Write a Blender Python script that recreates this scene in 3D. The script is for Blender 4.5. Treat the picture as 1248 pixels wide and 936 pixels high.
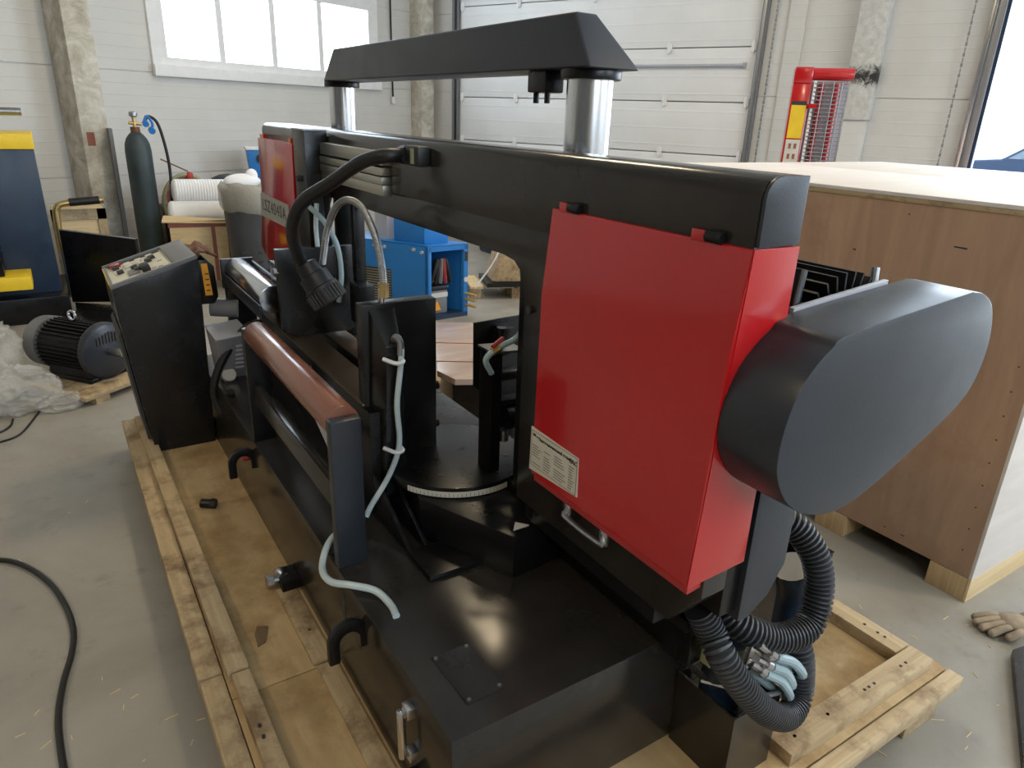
import bpy, bmesh, math, random
from mathutils import Vector, Matrix, noise
random.seed(4)
for o in list(bpy.data.objects): bpy.data.objects.remove(o)
scn = bpy.context.scene
COL = scn.collection

# ------------------------------------------------------------------ camera
F = 860.0; H = 1.65
_p = math.atan(328 / F); _r = math.radians(2.1); _h = math.radians(33.3)
FW = Vector((math.sin(_h)*math.cos(_p), math.cos(_h)*math.cos(_p), -math.sin(_p)))
_r0 = Vector((math.cos(_h), -math.sin(_h), 0)); _u0 = _r0.cross(FW)
RT = _r0*math.cos(_r) + _u0*math.sin(_r); UP = -_r0*math.sin(_r) + _u0*math.cos(_r)
CAM = Vector((0, 0, H))
cd = bpy.data.cameras.new('camera'); cam = bpy.data.objects.new('camera', cd); COL.objects.link(cam)
cd.sensor_fit = 'HORIZONTAL'; cd.sensor_width = 36; cd.lens = F/1248*36; cd.clip_start = .05; cd.clip_end = 300
m3 = Matrix((RT, UP, -FW)).transposed(); cam.matrix_world = Matrix.Translation(CAM) @ m3.to_4x4()
scn.camera = cam
def ray(px, py): return FW + RT*((px-624)/F) - UP*((py-468)/F)
def atX(px, py, x): d = ray(px, py); return CAM + d*(x/d.x)
def atY(px, py, y): d = ray(px, py); return CAM + d*(y/d.y)
def atZ(px, py, z): d = ray(px, py); return CAM + d*((z-H)/d.z)

# ------------------------------------------------------------------ world, light, exposure
SKY = 8.0
w = bpy.data.worlds.new('sky'); scn.world = w; w.use_nodes = True
bg = w.node_tree.nodes['Background']; bg.inputs[0].default_value = (.74, .87, 1, 1); bg.inputs[1].default_value = SKY
vs = scn.view_settings; vs.view_transform = 'Standard'; vs.look = 'None'; vs.gamma = 1; vs.use_curve_mapping = False
vs.exposure = 0.12
# room frame: a = distance from the far wall along the left wall, b = distance from the left wall, z up
KX, KY = 5.05, 10.27
RA = math.radians(21.4)
E1 = Vector((-math.cos(RA), -math.sin(RA), 0)); E2 = Vector((math.sin(RA), -math.cos(RA), 0))
ROOM = Matrix(((E1.x, E2.x, 0, KX), (E1.y, E2.y, 0, KY), (0, 0, 1, 0), (0, 0, 0, 1)))
def rm(a, b, z): return ROOM @ Vector((a, b, z))
A1, B1, ZC = 28.0, 13.6, 5.6           # room size
def area(name, pos, direction, sx, sy, power=0, col=(1, 1, 1), portal=False, up=(0, 0, 1)):
    l = bpy.data.lights.new(name, 'AREA'); l.shape = 'RECTANGLE'; l.size = sx; l.size_y = sy; l.energy = power; l.color = col
    if portal: l.cycles.is_portal = True
    o = bpy.data.objects.new(name, l); COL.objects.link(o)
    d = Vector(direction).normalized(); z = -d; x = Vector(up).cross(z)
    if x.length < 1e-4: x = Vector((1, 0, 0)).cross(z)
    x.normalize(); y = z.cross(x)
    o.matrix_world = Matrix.Translation(Vector(pos)) @ Matrix((x, y, z)).transposed().to_4x4()
    return o
# openings of the hall (room frame): window in the left wall, gate in the far wall, window bands behind the camera
WIN = (1.10, 4.10, 2.00, 2.93)          # a0,a1,z0,z1 on the left wall
WIN2 = (1.10, 4.10, 3.35, 4.55)        # upper strip window above it
GATE = (7.12, 12.6, 0.0, 4.8)          # b0,b1,z0,z1 on the far wall
BACKW = [(3.2, 6.8), (8.2, 11.8)]      # a ranges on the wall facing the left wall
BACKZ = (2.2, 4.3)
SIDEW = []      # b ranges on the wall behind the camera
area('portal_window', rm((WIN[0]+WIN[1])/2, -.22, (WIN[2]+WIN[3])/2), E2, WIN[1]-WIN[0], WIN[3]-WIN[2], portal=True)
area('portal_window', rm((WIN2[0]+WIN2[1])/2, -.22, (WIN2[2]+WIN2[3])/2), E2, WIN2[1]-WIN2[0], WIN2[3]-WIN2[2], portal=True)
area('portal_gate', rm(-.22, (GATE[0]+GATE[1])/2, (GATE[2]+GATE[3])/2), E1, GATE[1]-GATE[0], GATE[3]-GATE[2], portal=True)
for i, (a0, a1) in enumerate(BACKW):
    area('portal_rear', rm((a0+a1)/2, B1+.22, sum(BACKZ)/2), -E2, a1-a0, BACKZ[1]-BACKZ[0], portal=True)
for i, (b0, b1) in enumerate(SIDEW):
    area('portal_side', rm(A1+.22, (b0+b1)/2, sum(BACKZ)/2), -E1, b1-b0, BACKZ[1]-BACKZ[0], portal=True)

# ------------------------------------------------------------------ materials
MATS = {}
def nodes(name):
    m = bpy.data.materials.new(name); m.use_nodes = True
    nt = m.node_tree; return m, nt, nt.nodes['Principled BSDF']
def N(nt, typ, **kw):
    n = nt.nodes.new(typ)
    for k, v in kw.items():
        if k in n.inputs.keys() if hasattr(n.inputs, 'keys') else False: n.inputs[k].default_value = v
        else: setattr(n, k, v)
    return n
def ramp(nt, fac, stops):
    r = nt.nodes.new('ShaderNodeValToRGB'); cr = r.color_ramp
    while len(cr.elements) < len(stops): cr.elements.new(.5)
    for e, (p, c) in zip(cr.elements, stops): e.position = p; e.color = (*c, 1)
    nt.links.new(fac, r.inputs[0]); return r.outputs[0]
def coords(nt, scale=(1, 1, 1), rot=(0, 0, 0), world=False):
    tc = nt.nodes.new('ShaderNodeTexCoord'); mp = nt.nodes.new('ShaderNodeMapping')
    mp.inputs['Scale'].default_value = scale; mp.inputs['Rotation'].default_value = rot
    if world:
        g = nt.nodes.new('ShaderNodeNewGeometry'); nt.links.new(g.outputs['Position'], mp.inputs[0])
    else: nt.links.new(tc.outputs['Object'], mp.inputs[0])
    return mp.outputs[0]
def tex(nt, vec, scale, detail=4, rough=.55, dist=0):
    n = nt.nodes.new('ShaderNodeTexNoise'); n.inputs['Scale'].default_value = scale; n.inputs['Detail'].default_value = detail
    n.inputs['Roughness'].default_value = rough; n.inputs['Distortion'].default_value = dist
    nt.links.new(vec, n.inputs['Vector']); return n.outputs[0]
def bump(nt, b, h, strength=.2, dist=.01):
    n = nt.nodes.new('ShaderNodeBump'); n.inputs['Strength'].default_value = strength; n.inputs['Distance'].default_value = dist
    nt.links.new(h, n.inputs['Height']); nt.links.new(n.outputs[0], b.inputs['Normal'])
def paint(name, col, rough=.4, metal=0, var=.12, nscale=9, peel=0.0, coat=0, spec=.5, wear=None):
    m, nt, b = nodes(name)
    v = coords(nt); n = tex(nt, v, nscale, 5)
    c0 = tuple(max(0, x*(1-var)) for x in col); c1 = tuple(min(1, x*(1+var)) for x in col)
    c = ramp(nt, n, [(.3, c0), (.7, c1)])
    if wear:
        n2 = tex(nt, v, 38, 8, .7); f = ramp(nt, n2, [(.68, (0, 0, 0)), (.78, (1, 1, 1))])
        mx = nt.nodes.new('ShaderNodeMix'); mx.data_type = 'RGBA'
        nt.links.new(f, mx.inputs[0]); nt.links.new(c, mx.inputs[6]); mx.inputs[7].default_value = (*wear, 1); c = mx.outputs[2]
    nt.links.new(c, b.inputs['Base Color'])
    rr = ramp(nt, n, [(.3, (rough*.85,)*3), (.7, (min(1, rough*1.15),)*3)]); nt.links.new(rr, b.inputs['Roughness'])
    b.inputs['Metallic'].default_value = metal; b.inputs['Specular IOR Level'].default_value = spec
    if coat: b.inputs['Coat Weight'].default_value = coat; b.inputs['Coat Roughness'].default_value = .08
    if peel:
        p = tex(nt, v, 260, 2); bump(nt, b, p, peel, .002)
    MATS[name] = m; return m
def wood(name, c0, c1, axis='Y', grain=26, rough=.75, dirt=None, dscale=3.0):
    m, nt, b = nodes(name)
    s = {'X': (1.2, grain, grain), 'Y': (grain, 1.2, grain), 'Z': (grain, grain, 1.2)}[axis]
    v = coords(nt, s, world=False); n = tex(nt, v, 1.6, 6, .6, .6)
    c = ramp(nt, n, [(.25, c0), (.5, tuple((a+b2)/2 for a, b2 in zip(c0, c1))), (.75, c1)])
    if dirt:
        v2 = coords(nt, world=True); n2 = tex(nt, v2, dscale, 7, .68); f = ramp(nt, n2, [(.48, (0, 0, 0)), (.66, (1, 1, 1))])
        mx = nt.nodes.new('ShaderNodeMix'); mx.data_type = 'RGBA'
        nt.links.new(f, mx.inputs[0]); nt.links.new(c, mx.inputs[6]); mx.inputs[7].default_value = (*dirt, 1); c = mx.outputs[2]
    nt.links.new(c, b.inputs['Base Color']); b.inputs['Roughness'].default_value = rough
    bump(nt, b, n, .25, .004); MATS[name] = m; return m
def steel(name, col=(.55, .55, .57), rough=.28, axis='Z', brushed=60):
    m, nt, b = nodes(name)
    s = {'X': (1, brushed, brushed), 'Y': (brushed, 1, brushed), 'Z': (brushed, brushed, 1)}[axis]
    n = tex(nt, coords(nt, s), 2, 3)
    nt.links.new(ramp(nt, n, [(.3, tuple(x*.8 for x in col)), (.7, col)]), b.inputs['Base Color'])
    b.inputs['Metallic'].default_value = 1; b.inputs['Roughness'].default_value = rough; MATS[name] = m; return m
def plastic_film(name, col, alpha=.5, rough=.15):
    m, nt, b = nodes(name)
    out = nt.nodes['Material Output']; v = coords(nt)
    b.inputs['Base Color'].default_value = (*col, 1); b.inputs['Roughness'].default_value = rough
    n = tex(nt, v, 30, 6, .7, 1.0); bump(nt, b, n, .6, .02)
    t = nt.nodes.new('ShaderNodeBsdfTransparent'); mx = nt.nodes.new('ShaderNodeMixShader'); mx.inputs[0].default_value = alpha
    nt.links.new(t.outputs[0], mx.inputs[1]); nt.links.new(b.outputs[0], mx.inputs[2]); nt.links.new(mx.outputs[0], out.inputs[0])
    MATS[name] = m; return m

paint('black', (.006, .006, .0068), .30, var=.25, peel=.05, spec=.32)
paint('black_matt', (.010, .010, .011), .5, var=.3, peel=.05, spec=.4)
paint('charcoal', (.010, .0105, .0115), .26, var=.2, peel=.05, spec=.45)
paint('charcoal_blue', (.021, .026, .036), .36, var=.12, peel=.10, wear=(.10, .11, .12))  # charcoal tinted blue for daylight reflected in near faces, with pale wear specks
paint('rubber', (.008, .008, .009), .45, var=.2)
paint('hose_grey', (.030, .033, .040), .42, var=.15)
paint('red', (.47, .009, .012), .20, var=.06, nscale=3, coat=.5)
paint('red_dull', (.40, .03, .03), .5)
paint('blue', (.02, .19, .55), .35, var=.06, nscale=4)
paint('blue_dark', (.012, .028, .06), .38, var=.2)
paint('yellow', (.80, .55, .02), .45, var=.08)
paint('orange', (.85, .36, .02), .5, var=.1)
paint('grey', (.17, .175, .185), .45, var=.08)
paint('grey_mid', (.27, .275, .31), .45, var=.08)
paint('black_warm_reflect', (.023, .0205, .018), .20, var=.2, peel=.04, spec=.5)  # black paint browned to carry the warm reflection of floor and pallet
paint('grey_bin', (.075, .08, .09), .5, var=.12)
paint('grey_light', (.42, .43, .48), .4, var=.06)
paint('panel_cream', (.62, .60, .50), .5, var=.06)
paint('white', (.80, .80, .80), .45, var=.04)
paint('white_foam', (.86, .88, .92), .8, var=.03)
paint('label_white', (.62, .60, .54), .5, var=.06)
paint('label_grey', (.40, .41, .40), .45, var=.08)
paint('ink', (.03, .03, .03), .6)
paint('brown_roller', (.23, .088, .052), .22, var=.10, nscale=5, coat=.3)
paint('rust_paper', (.42, .13, .07), .7, var=.4)
paint('tube_clear', (.50, .60, .62), .25, var=.1)
paint('tube_blue', (.30, .41, .45), .22, var=.15)
paint('olive', (.30, .31, .18), .5, var=.15)
paint('cylinder_paint', (.030, .048, .052), .5, var=.35, nscale=4, wear=(.10, .11, .10))
paint('glove', (.30, .24, .17), .9, var=.35, nscale=18)
paint('leather_brown', (.13, .06, .03), .8, var=.4, nscale=14)
paint('tape', (.28, .10, .07), .4, var=.15)
paint('hose_rust', (.22, .075, .04), .55, var=.2)
paint('brass', (.55, .40, .18), .35, metal=.9)
paint('car_blue', (.014, .022, .040), .45, var=.03, spec=.1)
paint('glass_dark', (.05, .07, .09), .08)
paint('asphalt', (.7, .68, .66), .95)
paint('leaf', (.14, .22, .09), .8, var=.4)
steel('steel'); steel('steel_bright', (.74, .75, .78), .22); steel('steel_y', (.70, .71, .74), .2, 'Y')
steel('zinc', (.42, .43, .45), .38); steel('rail_steel', (.46, .44, .38), .36, 'Y'); steel('bed_steel', (.24, .17, .11), .42, 'Y', 20)
wood('pine', (.35, .255, .14), (.54, .42, .255), 'Y', 24, dirt=(.20, .13, .07), dscale=7)
wood('pine_x', (.35, .255, .14), (.56, .44, .275), 'X', 24, dirt=(.20, .13, .07), dscale=7)
wood('deck', (.36, .245, .115), (.52, .375, .195), 'Y', 10, dirt=(.30, .19, .08), dscale=4.5)
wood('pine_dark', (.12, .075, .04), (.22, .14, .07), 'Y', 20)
wood('ply_red', (.37, .225, .145), (.50, .325, .215), 'Z', 9, rough=.6, dirt=(.32, .185, .115), dscale=1.6)
wood('ply_pale_lit', (.70, .64, .60), (.80, .75, .71), 'X', 8, rough=.55)  # pale plywood, whitened further to carry the bright light from the gate
wood('ply_edge', (.42, .28, .14), (.66, .48, .27), 'Z', 40)
wood('pine_pale', (.62, .46, .24), (.78, .62, .38), 'X', 18)
wood('wrapped', (.42, .30, .25), (.62, .50, .44), 'X', 7, rough=.22)
plastic_film('film', (.80, .79, .75), .34, .06); plastic_film('film_bag', (.55, .53, .46), .6, .2)
def glassmat():
    m, nt, b = nodes('pane_glass'); out = nt.nodes['Material Output']
    g = nt.nodes.new('ShaderNodeBsdfGlossy'); g.inputs['Roughness'].default_value = .03
    t = nt.nodes.new('ShaderNodeBsdfTransparent'); mx = nt.nodes.new('ShaderNodeMixShader'); mx.inputs[0].default_value = .06
    nt.links.new(t.outputs[0], mx.inputs[1]); nt.links.new(g.outputs[0], mx.inputs[2]); nt.links.new(mx.outputs[0], out.inputs[0]); MATS['pane'] = m
glassmat()
def concrete():
    m, nt, b = nodes('concrete_floor'); v = coords(nt, world=True)
    n = tex(nt, v, 1.1, 8, .62, .4); n2 = tex(nt, v, 6, 8, .7)
    c = ramp(nt, n, [(.30, (.22, .205, .175)), (.52, (.30, .285, .25)), (.72, (.36, .345, .31))])
    f = ramp(nt, n2, [(.58, (0, 0, 0)), (.72, (.55, .55, .55))])
    mx = nt.nodes.new('ShaderNodeMix'); mx.data_type = 'RGBA'; nt.links.new(f, mx.inputs[0]); nt.links.new(c, mx.inputs[6]); mx.inputs[7].default_value = (.17, .155, .13, 1)
    nt.links.new(mx.outputs[2], b.inputs['Base Color'])
    nt.links.new(ramp(nt, n2, [(.3, (.36,)*3), (.7, (.6,)*3)]), b.inputs['Roughness']); bump(nt, b, n2, .08, .01)
    MATS['concrete'] = m
    m, nt, b = nodes('column_concrete'); v = coords(nt, world=True)
    n = tex(nt, v, 5, 9, .7, .5)
    nt.links.new(ramp(nt, n, [(.3, (.33, .29, .22)), (.5, (.55, .52, .44)), (.66, (.74, .72, .66))]), b.inputs['Base Color']); b.inputs['Roughness'].default_value = .85; bump(nt, b, n, .35, .01)
    MATS['column'] = m
concrete()
def siding(name, c, pitch=.045):
    m, nt, b = nodes(name); v = coords(nt, world=True)
    s = nt.nodes.new('ShaderNodeSeparateXYZ'); nt.links.new(v, s.inputs[0])
    ml = nt.nodes.new('ShaderNodeMath'); ml.operation = 'MULTIPLY'; ml.inputs[1].default_value = 2*math.pi/pitch; nt.links.new(s.outputs[2], ml.inputs[0])
    sn = nt.nodes.new('ShaderNodeMath'); sn.operation = 'SINE'; nt.links.new(ml.outputs[0], sn.inputs[0])
    mm = nt.nodes.new('ShaderNodeMath'); mm.operation = 'MAXIMUM'; mm.inputs[1].default_value = .93; nt.links.new(sn.outputs[0], mm.inputs[0])
    n = tex(nt, v, 2.2, 5)
    nt.links.new(ramp(nt, n, [(.3, tuple(x*.93 for x in c)), (.7, c)]), b.inputs['Base Color'])
    b.inputs['Roughness'].default_value = .5; bump(nt, b, mm.outputs[0], .5, .05); MATS[name] = m
siding('siding', (.64, .63, .60), .112); siding('door_white', (.80, .80, .79), .19)

# ------------------------------------------------------------------ mesh tools
ORG = {}
class MB:
    def __init__(s, M=None): s.v = []; s.f = []; s.M = M
    def _a(s, vs, fs):
        k = len(s.v)
        for p in vs:
            p = Vector(p); s.v.append(s.M @ p if s.M else p)
        s.f += [[i+k for i in f] for f in fs]; return s
    def box(s, x0, x1, y0, y1, z0, z1):
        return s._a([(x, y, z) for z in (z0, z1) for y in (y0, y1) for x in (x0, x1)],
                    [(0, 2, 3, 1), (4, 5, 7, 6), (0, 1, 5, 4), (2, 6, 7, 3), (0, 4, 6, 2), (1, 3, 7, 5)])
    def hexa(s, b, t):   # bottom quad, top quad (same order)
        return s._a(list(b)+list(t), [(3, 2, 1, 0), (4, 5, 6, 7), (0, 1, 5, 4), (1, 2, 6, 5), (2, 3, 7, 6), (3, 0, 4, 7)])
    def prism(s, poly, axis, a0, a1):
        n = len(poly)
        def mk(p, a): return {'X': (a, p[0], p[1]), 'Y': (p[0], a, p[1]), 'Z': (p[0], p[1], a)}[axis]
        return s._a([mk(p, a0) for p in poly]+[mk(p, a1) for p in poly],
                    [list(range(n))[::-1], list(range(n, 2*n))]+[(i, (i+1) % n, n+(i+1) % n, n+i) for i in range(n)])
    def cyl(s, p0, p1, r, seg=24, r1=None, cap=True):
        return s.lathe(p0, p1, [(0, r), (1, r if r1 is None else r1)], seg, cap)
    def lathe(s, p0, p1, prof, seg=24, cap=True):   # prof: (t along p0->p1, radius)
        p0 = Vector(p0); p1 = Vector(p1); d = p1-p0; z = d.normalized()
        x = (Vector((0, 0, 1)) if abs(z.z) < .9 else Vector((1, 0, 0))).cross(z).normalized(); y = z.cross(x)
        vs = []; n = len(prof)
        for t, r in prof:
            c = p0+d*t
            for i in range(seg): a = 2*math.pi*i/seg; vs.append(c+x*(r*math.cos(a))+y*(r*math.sin(a)))
        fs = [(j*seg+i, j*seg+(i+1) % seg, (j+1)*seg+(i+1) % seg, (j+1)*seg+i) for j in range(n-1) for i in range(seg)]
        if cap: fs += [list(range(seg))[::-1], [(n-1)*seg+i for i in range(seg)]]
        return s._a(vs, fs)
    def tube(s, pts, r, seg=10, rib=0, sub=8, ribstep=None):
        P = spline([Vector(p) for p in pts], sub)
        if rib:   # corrugated: resample densely
            L = [0]
            for a, b in zip(P, P[1:]): L.append(L[-1]+(b-a).length)
            n = int(L[-1]/ribstep*3); Q = []; j = 0
            for i in range(n+1):
                t = L[-1]*i/n
                while j < len(L)-2 and L[j+1] < t: j += 1
                k = (t-L[j])/max(1e-9, L[j+1]-L[j]); Q.append(P[j].lerp(P[j+1], k))
            P = Q
        n = len(P); vs = []; prev = None
        for i, p in enumerate(P):
            d = (P[min(i+1, n-1)]-P[max(i-1, 0)]).normalized()
            if prev is None: x = (Vector((0, 0, 1)) if abs(d.z) < .9 else Vector((1, 0, 0))).cross(d).normalized()
            else: x = (prev-d*prev.dot(d)).normalized()
            prev = x; y = d.cross(x); rr = r*(1-rib*(i % 3 == 2)) if rib else r
            for k in range(seg): a = 2*math.pi*k/seg; vs.append(p+x*(rr*math.cos(a))+y*(rr*math.sin(a)))
        fs = [(j*seg+i, j*seg+(i+1) % seg, (j+1)*seg+(i+1) % seg, (j+1)*seg+i) for j in range(n-1) for i in range(seg)]
        fs += [list(range(seg))[::-1], [(n-1)*seg+i for i in range(seg)]]
        return s._a(vs, fs)
    def sphere(s, c, r, sx=1, sy=1, sz=1, seg=16, rings=10):
        c = Vector(c); vs = [c+Vector((0, 0, r*sz))]
        for j in range(1, rings):
            t = math.pi*j/rings
            for i in range(seg): a = 2*math.pi*i/seg; vs.append(c+Vector((r*sx*math.sin(t)*math.cos(a), r*sy*math.sin(t)*math.sin(a), r*sz*math.cos(t))))
        vs.append(c-Vector((0, 0, r*sz))); L = len(vs)-1
        fs = [(0, 1+i, 1+(i+1) % seg) for i in range(seg)]
        for j in range(rings-2):
            for i in range(seg): fs.append((1+j*seg+i, 1+(j+1)*seg+i, 1+(j+1)*seg+(i+1) % seg, 1+j*seg+(i+1) % seg))
        fs += [(L, 1+(rings-2)*seg+(i+1) % seg, 1+(rings-2)*seg+i) for i in range(seg)]
        return s._a(vs, fs)
    def build(s, name, mat, parent=None, bev=0, seg=2, kind=None, label=None, cat=None, group=None, flat=False, base=None, ang=35):
        xs = [min(v[i] for v in s.v) for i in range(3)]; xe = [max(v[i] for v in s.v) for i in range(3)]
        c = Vector(((xs[0]+xe[0])/2, (xs[1]+xe[1])/2, xs[2] if parent is None else (xs[2]+xe[2])/2))
        me = bpy.data.meshes.new(name); bm = bmesh.new()
        bv = [bm.verts.new(v-c) for v in s.v]
        for f in s.f:
            try: bm.faces.new([bv[i] for i in f])
            except ValueError: pass
        bmesh.ops.recalc_face_normals(bm, faces=bm.faces[:])
        if bev:
            es = [e for e in bm.edges if len(e.link_faces) == 2 and e.calc_face_angle(0) > math.radians(30)]
            bmesh.ops.bevel(bm, geom=es, offset=bev, segments=seg, profile=.6, affect='EDGES', clamp_overlap=True)
        for f in bm.faces: f.smooth = not flat
        for e in bm.edges:
            if len(e.link_faces) == 2 and e.calc_face_angle(0) > math.radians(ang): e.smooth = False
        bm.to_mesh(me); bm.free(); me.materials.append(MATS[mat])
        o = bpy.data.objects.new(name, me); COL.objects.link(o); ORG[o] = c
        if parent: o.parent = parent; o.location = c-ORG[parent]
        else: o.location = c
        return tag(o, label, cat, group, kind)
def tag(o, label=None, cat=None, group=None, kind=None):
    if label: o['label'] = label
    if cat: o['category'] = cat
    if group: o['group'] = group
    if kind: o['kind'] = kind
    return o
def thing(name, loc, label, cat, group=None):
    o = bpy.data.objects.new(name, None); COL.objects.link(o); o.location = loc; o.empty_display_size = .1
    ORG[o] = Vector(loc); return tag(o, label, cat, group)
def spline(P, sub=8):
    if len(P) < 3: return P
    Q = [P[0]*2-P[1]]+P+[P[-1]*2-P[-2]]; out = []
    for i in range(1, len(Q)-2):
        a, b, c, d = Q[i-1], Q[i], Q[i+1], Q[i+2]
        for k in range(sub):
            t = k/sub; out.append(.5*((2*b)+(c-a)*t+(2*a-5*b+4*c-d)*t*t+(-a+3*b-3*c+d)*t**3))
    out.append(P[-1]); return out
def text(name, s, size, M, mat, parent, extrude=.0004, align='CENTER', kindbold=0, spacing=1.0):
    cu = bpy.data.curves.new('tmp', 'FONT'); cu.body = s; cu.size = size; cu.extrude = extrude; cu.align_x = align; cu.align_y = 'CENTER'; cu.offset = kindbold; cu.space_character = spacing
    t = bpy.data.objects.new('tmp', cu); COL.objects.link(t); bpy.context.view_layer.update()
    me = bpy.data.meshes.new_from_object(t.evaluated_get(bpy.context.evaluated_depsgraph_get()))
    bpy.data.objects.remove(t); bpy.data.curves.remove(cu)
    me.transform(M); c = sum((v.co for v in me.vertices), Vector())/max(1, len(me.vertices)); me.transform(Matrix.Translation(-c))
    me.name = name; me.materials.clear(); me.materials.append(MATS[mat])
    o = bpy.data.objects.new(name, me); COL.objects.link(o); o.parent = parent; o.location = c-ORG[parent]; ORG[o] = c; return o
def arc(cx, cy, r, a0, a1, n): return [(cx+r*math.cos(math.radians(a0+(a1-a0)*i/n)), cy+r*math.sin(math.radians(a0+(a1-a0)*i/n))) for i in range(n+1)]
def RM(): return MB(ROOM)

# ================================================================== THE HALL
fl = MB(); fl._a([(-13, -15, 0), (17, -15, 0), (17, 15, 0), (-13, 15, 0)], [(0, 1, 2, 3)])
# the hall floor follows the room outline
fl = RM(); fl.box(-.2, A1+.2, -.2, B1+.2, -.25, 0); fl.build('floor', 'concrete', kind='structure', label='grey stained concrete floor of the hall')
def wall_with_holes(name, mk, length, holes, zt, mat='siding', rows=None):
    """mk(u0,u1,z0,z1,d0,d1) adds a box to a builder; panels 1 m high, each a part, cut round the holes"""
    core = RM()
    us = sorted({0, length, *[h[0] for h in holes], *[h[1] for h in holes]}); zs = sorted({0, zt, *[h[2] for h in holes], *[h[3] for h in holes]})
    for u0, u1 in zip(us, us[1:]):
        for z0, z1 in zip(zs, zs[1:]):
            um, zm = (u0+u1)/2, (z0+z1)/2
            if not any(h[0] < um < h[1] and h[2] < zm < h[3] for h in holes): mk(core, u0, u1, z0, z1, -.2, -.012)
    wl = core.build(name, mat, kind='structure')
    if rows:
        for z0, z1 in zip(rows, rows[1:]):
            cut = sorted({0, length, *[h[0] for h in holes], *[h[1] for h in holes]})
            for u0, u1 in zip(cut, cut[1:]):
                um = (u0+u1)/2; segs = [(z0, z1)]
                for h in holes:
                    if h[0] < um < h[1]:
                        ns = []
                        for a, b in segs:
                            if h[3] <= a or h[2] >= b: ns.append((a, b)); continue
                            if a < h[2]: ns.append((a, h[2]))
                            if b > h[3]: ns.append((h[3], b))
                        segs = ns
                for a, b in segs:
                    if b-a > .03:
                        p = RM(); mk(p, u0, u1, a+(.004 if a == z0 and a > 0 else 0), b-(.004 if b == z1 else 0), -.012, 0); p.build('panel', mat, wl)
    return wl
rows = [0, .93, 1.935, 2.94, 3.945, 4.95, ZC]
wl = wall_with_holes('wall_left', lambda m, u0, u1, z0, z1, d0, d1: m.box(u0, u1, d0, d1, z0, z1), A1, [WIN, WIN2], ZC, rows=rows)
DOOR = (.62, 4.87, 0, 3.6)
wb = wall_with_holes('wall_back', lambda m, u0, u1, z0, z1, d0, d1: m.box(d0, d1, u0, u1, z0, z1), B1, [DOOR, GATE], ZC, rows=rows)
wr = wall_with_holes('wall_right', lambda m, u0, u1, z0, z1, d0, d1: m.box(u0, u1, B1-d0, B1-d1, z0, z1), A1, [(a0, a1, *BACKZ) for a0, a1 in BACKW], ZC)
wf = wall_with_holes('wall_front', lambda m, u0, u1, z0, z1, d0, d1: m.box(A1-d0, A1-d1, u0, u1, z0, z1), B1, [(b0, b1, *BACKZ) for b0, b1 in SIDEW], ZC)
RM().box(-.2, A1+.2, -.2, B1+.2, ZC, ZC+.2).build('ceiling', 'siding', kind='structure')
# window in the left wall: frame, mullions, sill, panes
def strip_window(W, name, label):
    a0, a1, z0, z1 = W
    fr = RM(); fr.box(a0, a1, -.05, .035, z0-.09, z0+.09).box(a0, a1, -.05, .035, z1-.07, z1+.07).box(a0-.09, a0+.08, -.05, .034, z0-.09, z1+.07).box(a1-.08, a1+.09, -.05, .034, z0-.09, z1+.07)
    win = fr.build(name, 'white', kind='structure', bev=.006, label=label)
    mull = [5.36-s_ for s_ in (1.99, 2.684, 3.384)]
    for a in mull: RM().box(a-.036, a+.036, -.045, .02, z0+.09, z1-.07).build('mullion', 'white', win, bev=.005)
    RM().box(a0-.1, a1+.1, .03, .075, z0-.10, z0+.012).build('window_sill', 'white', win, bev=.005)
    ed = [a1-.06]+mull+[a0+.06]
    for u, v in zip(ed, ed[1:]): RM().box(v+.02, u-.02, -.012, -.006, z0+.08, z1-.06).build('pane', 'pane', win)
strip_window(WIN, 'window_1', 'white framed horizontal strip window in the left wall')
strip_window(WIN2, 'window_2', 'upper white framed strip window above the first one')
# sectional garage door
b0, b1, _, z1 = DOOR
jam = RM(); jam.box(-.06, .05, b0-.10, b0, 0, z1+.1).box(-.06, .05, b1, b1+.07, 0, z1+.1).box(-.06, .05, b0-.1, b1+.07, z1, z1+.12)
door = jam.build('door_1', 'grey', kind='structure', label='closed white sectional garage door in the far wall')
zz = [0, .13, .705, 1.285, 1.865, 2.44, 3.02, 3.6]
for k, (u, v) in enumerate(zip(zz, zz[1:])):
    RM().box(-.05, -.01, b0+.005, b1-.005, u+.006, v-.006).build('door_section', 'door_white', door, bev=.004)
RM().box(-.12, -.07, b0-.05, b1+.05, 0, z1+.05).build('door_leak_stop', 'white', door)  # added sheet, stops daylight leaking through the gaps between sections
for z in zz[1:-1]:
    for b in (b0+.05, b0+1.0, b0+2.15, b0+3.2, b1-.05):
        RM().box(-.012, .012, b-.03, b+.03, z-.045, z+.045).box(-.012, .02, b-.012, b+.012, z-.06, z+.06).build('hinge', 'white', door, bev=.004)
RM().cyl((.025, b0+2.7, 2.25), (.025, b1-.13, 2.25), .018, 10).box(-.01, .02, b1-.15, b1-.11, 2.22, 2.28).build('lock_bar', 'grey_light', door)
RM().box(.0, .06, b1+.01, b1+.045, 0, z1).build('door_track', 'zinc', door, bev=.004)
RM().box(.0, .06, b0-.05, b0-.015, 0, z1).build('door_track', 'rubber', door, bev=.004)
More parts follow.
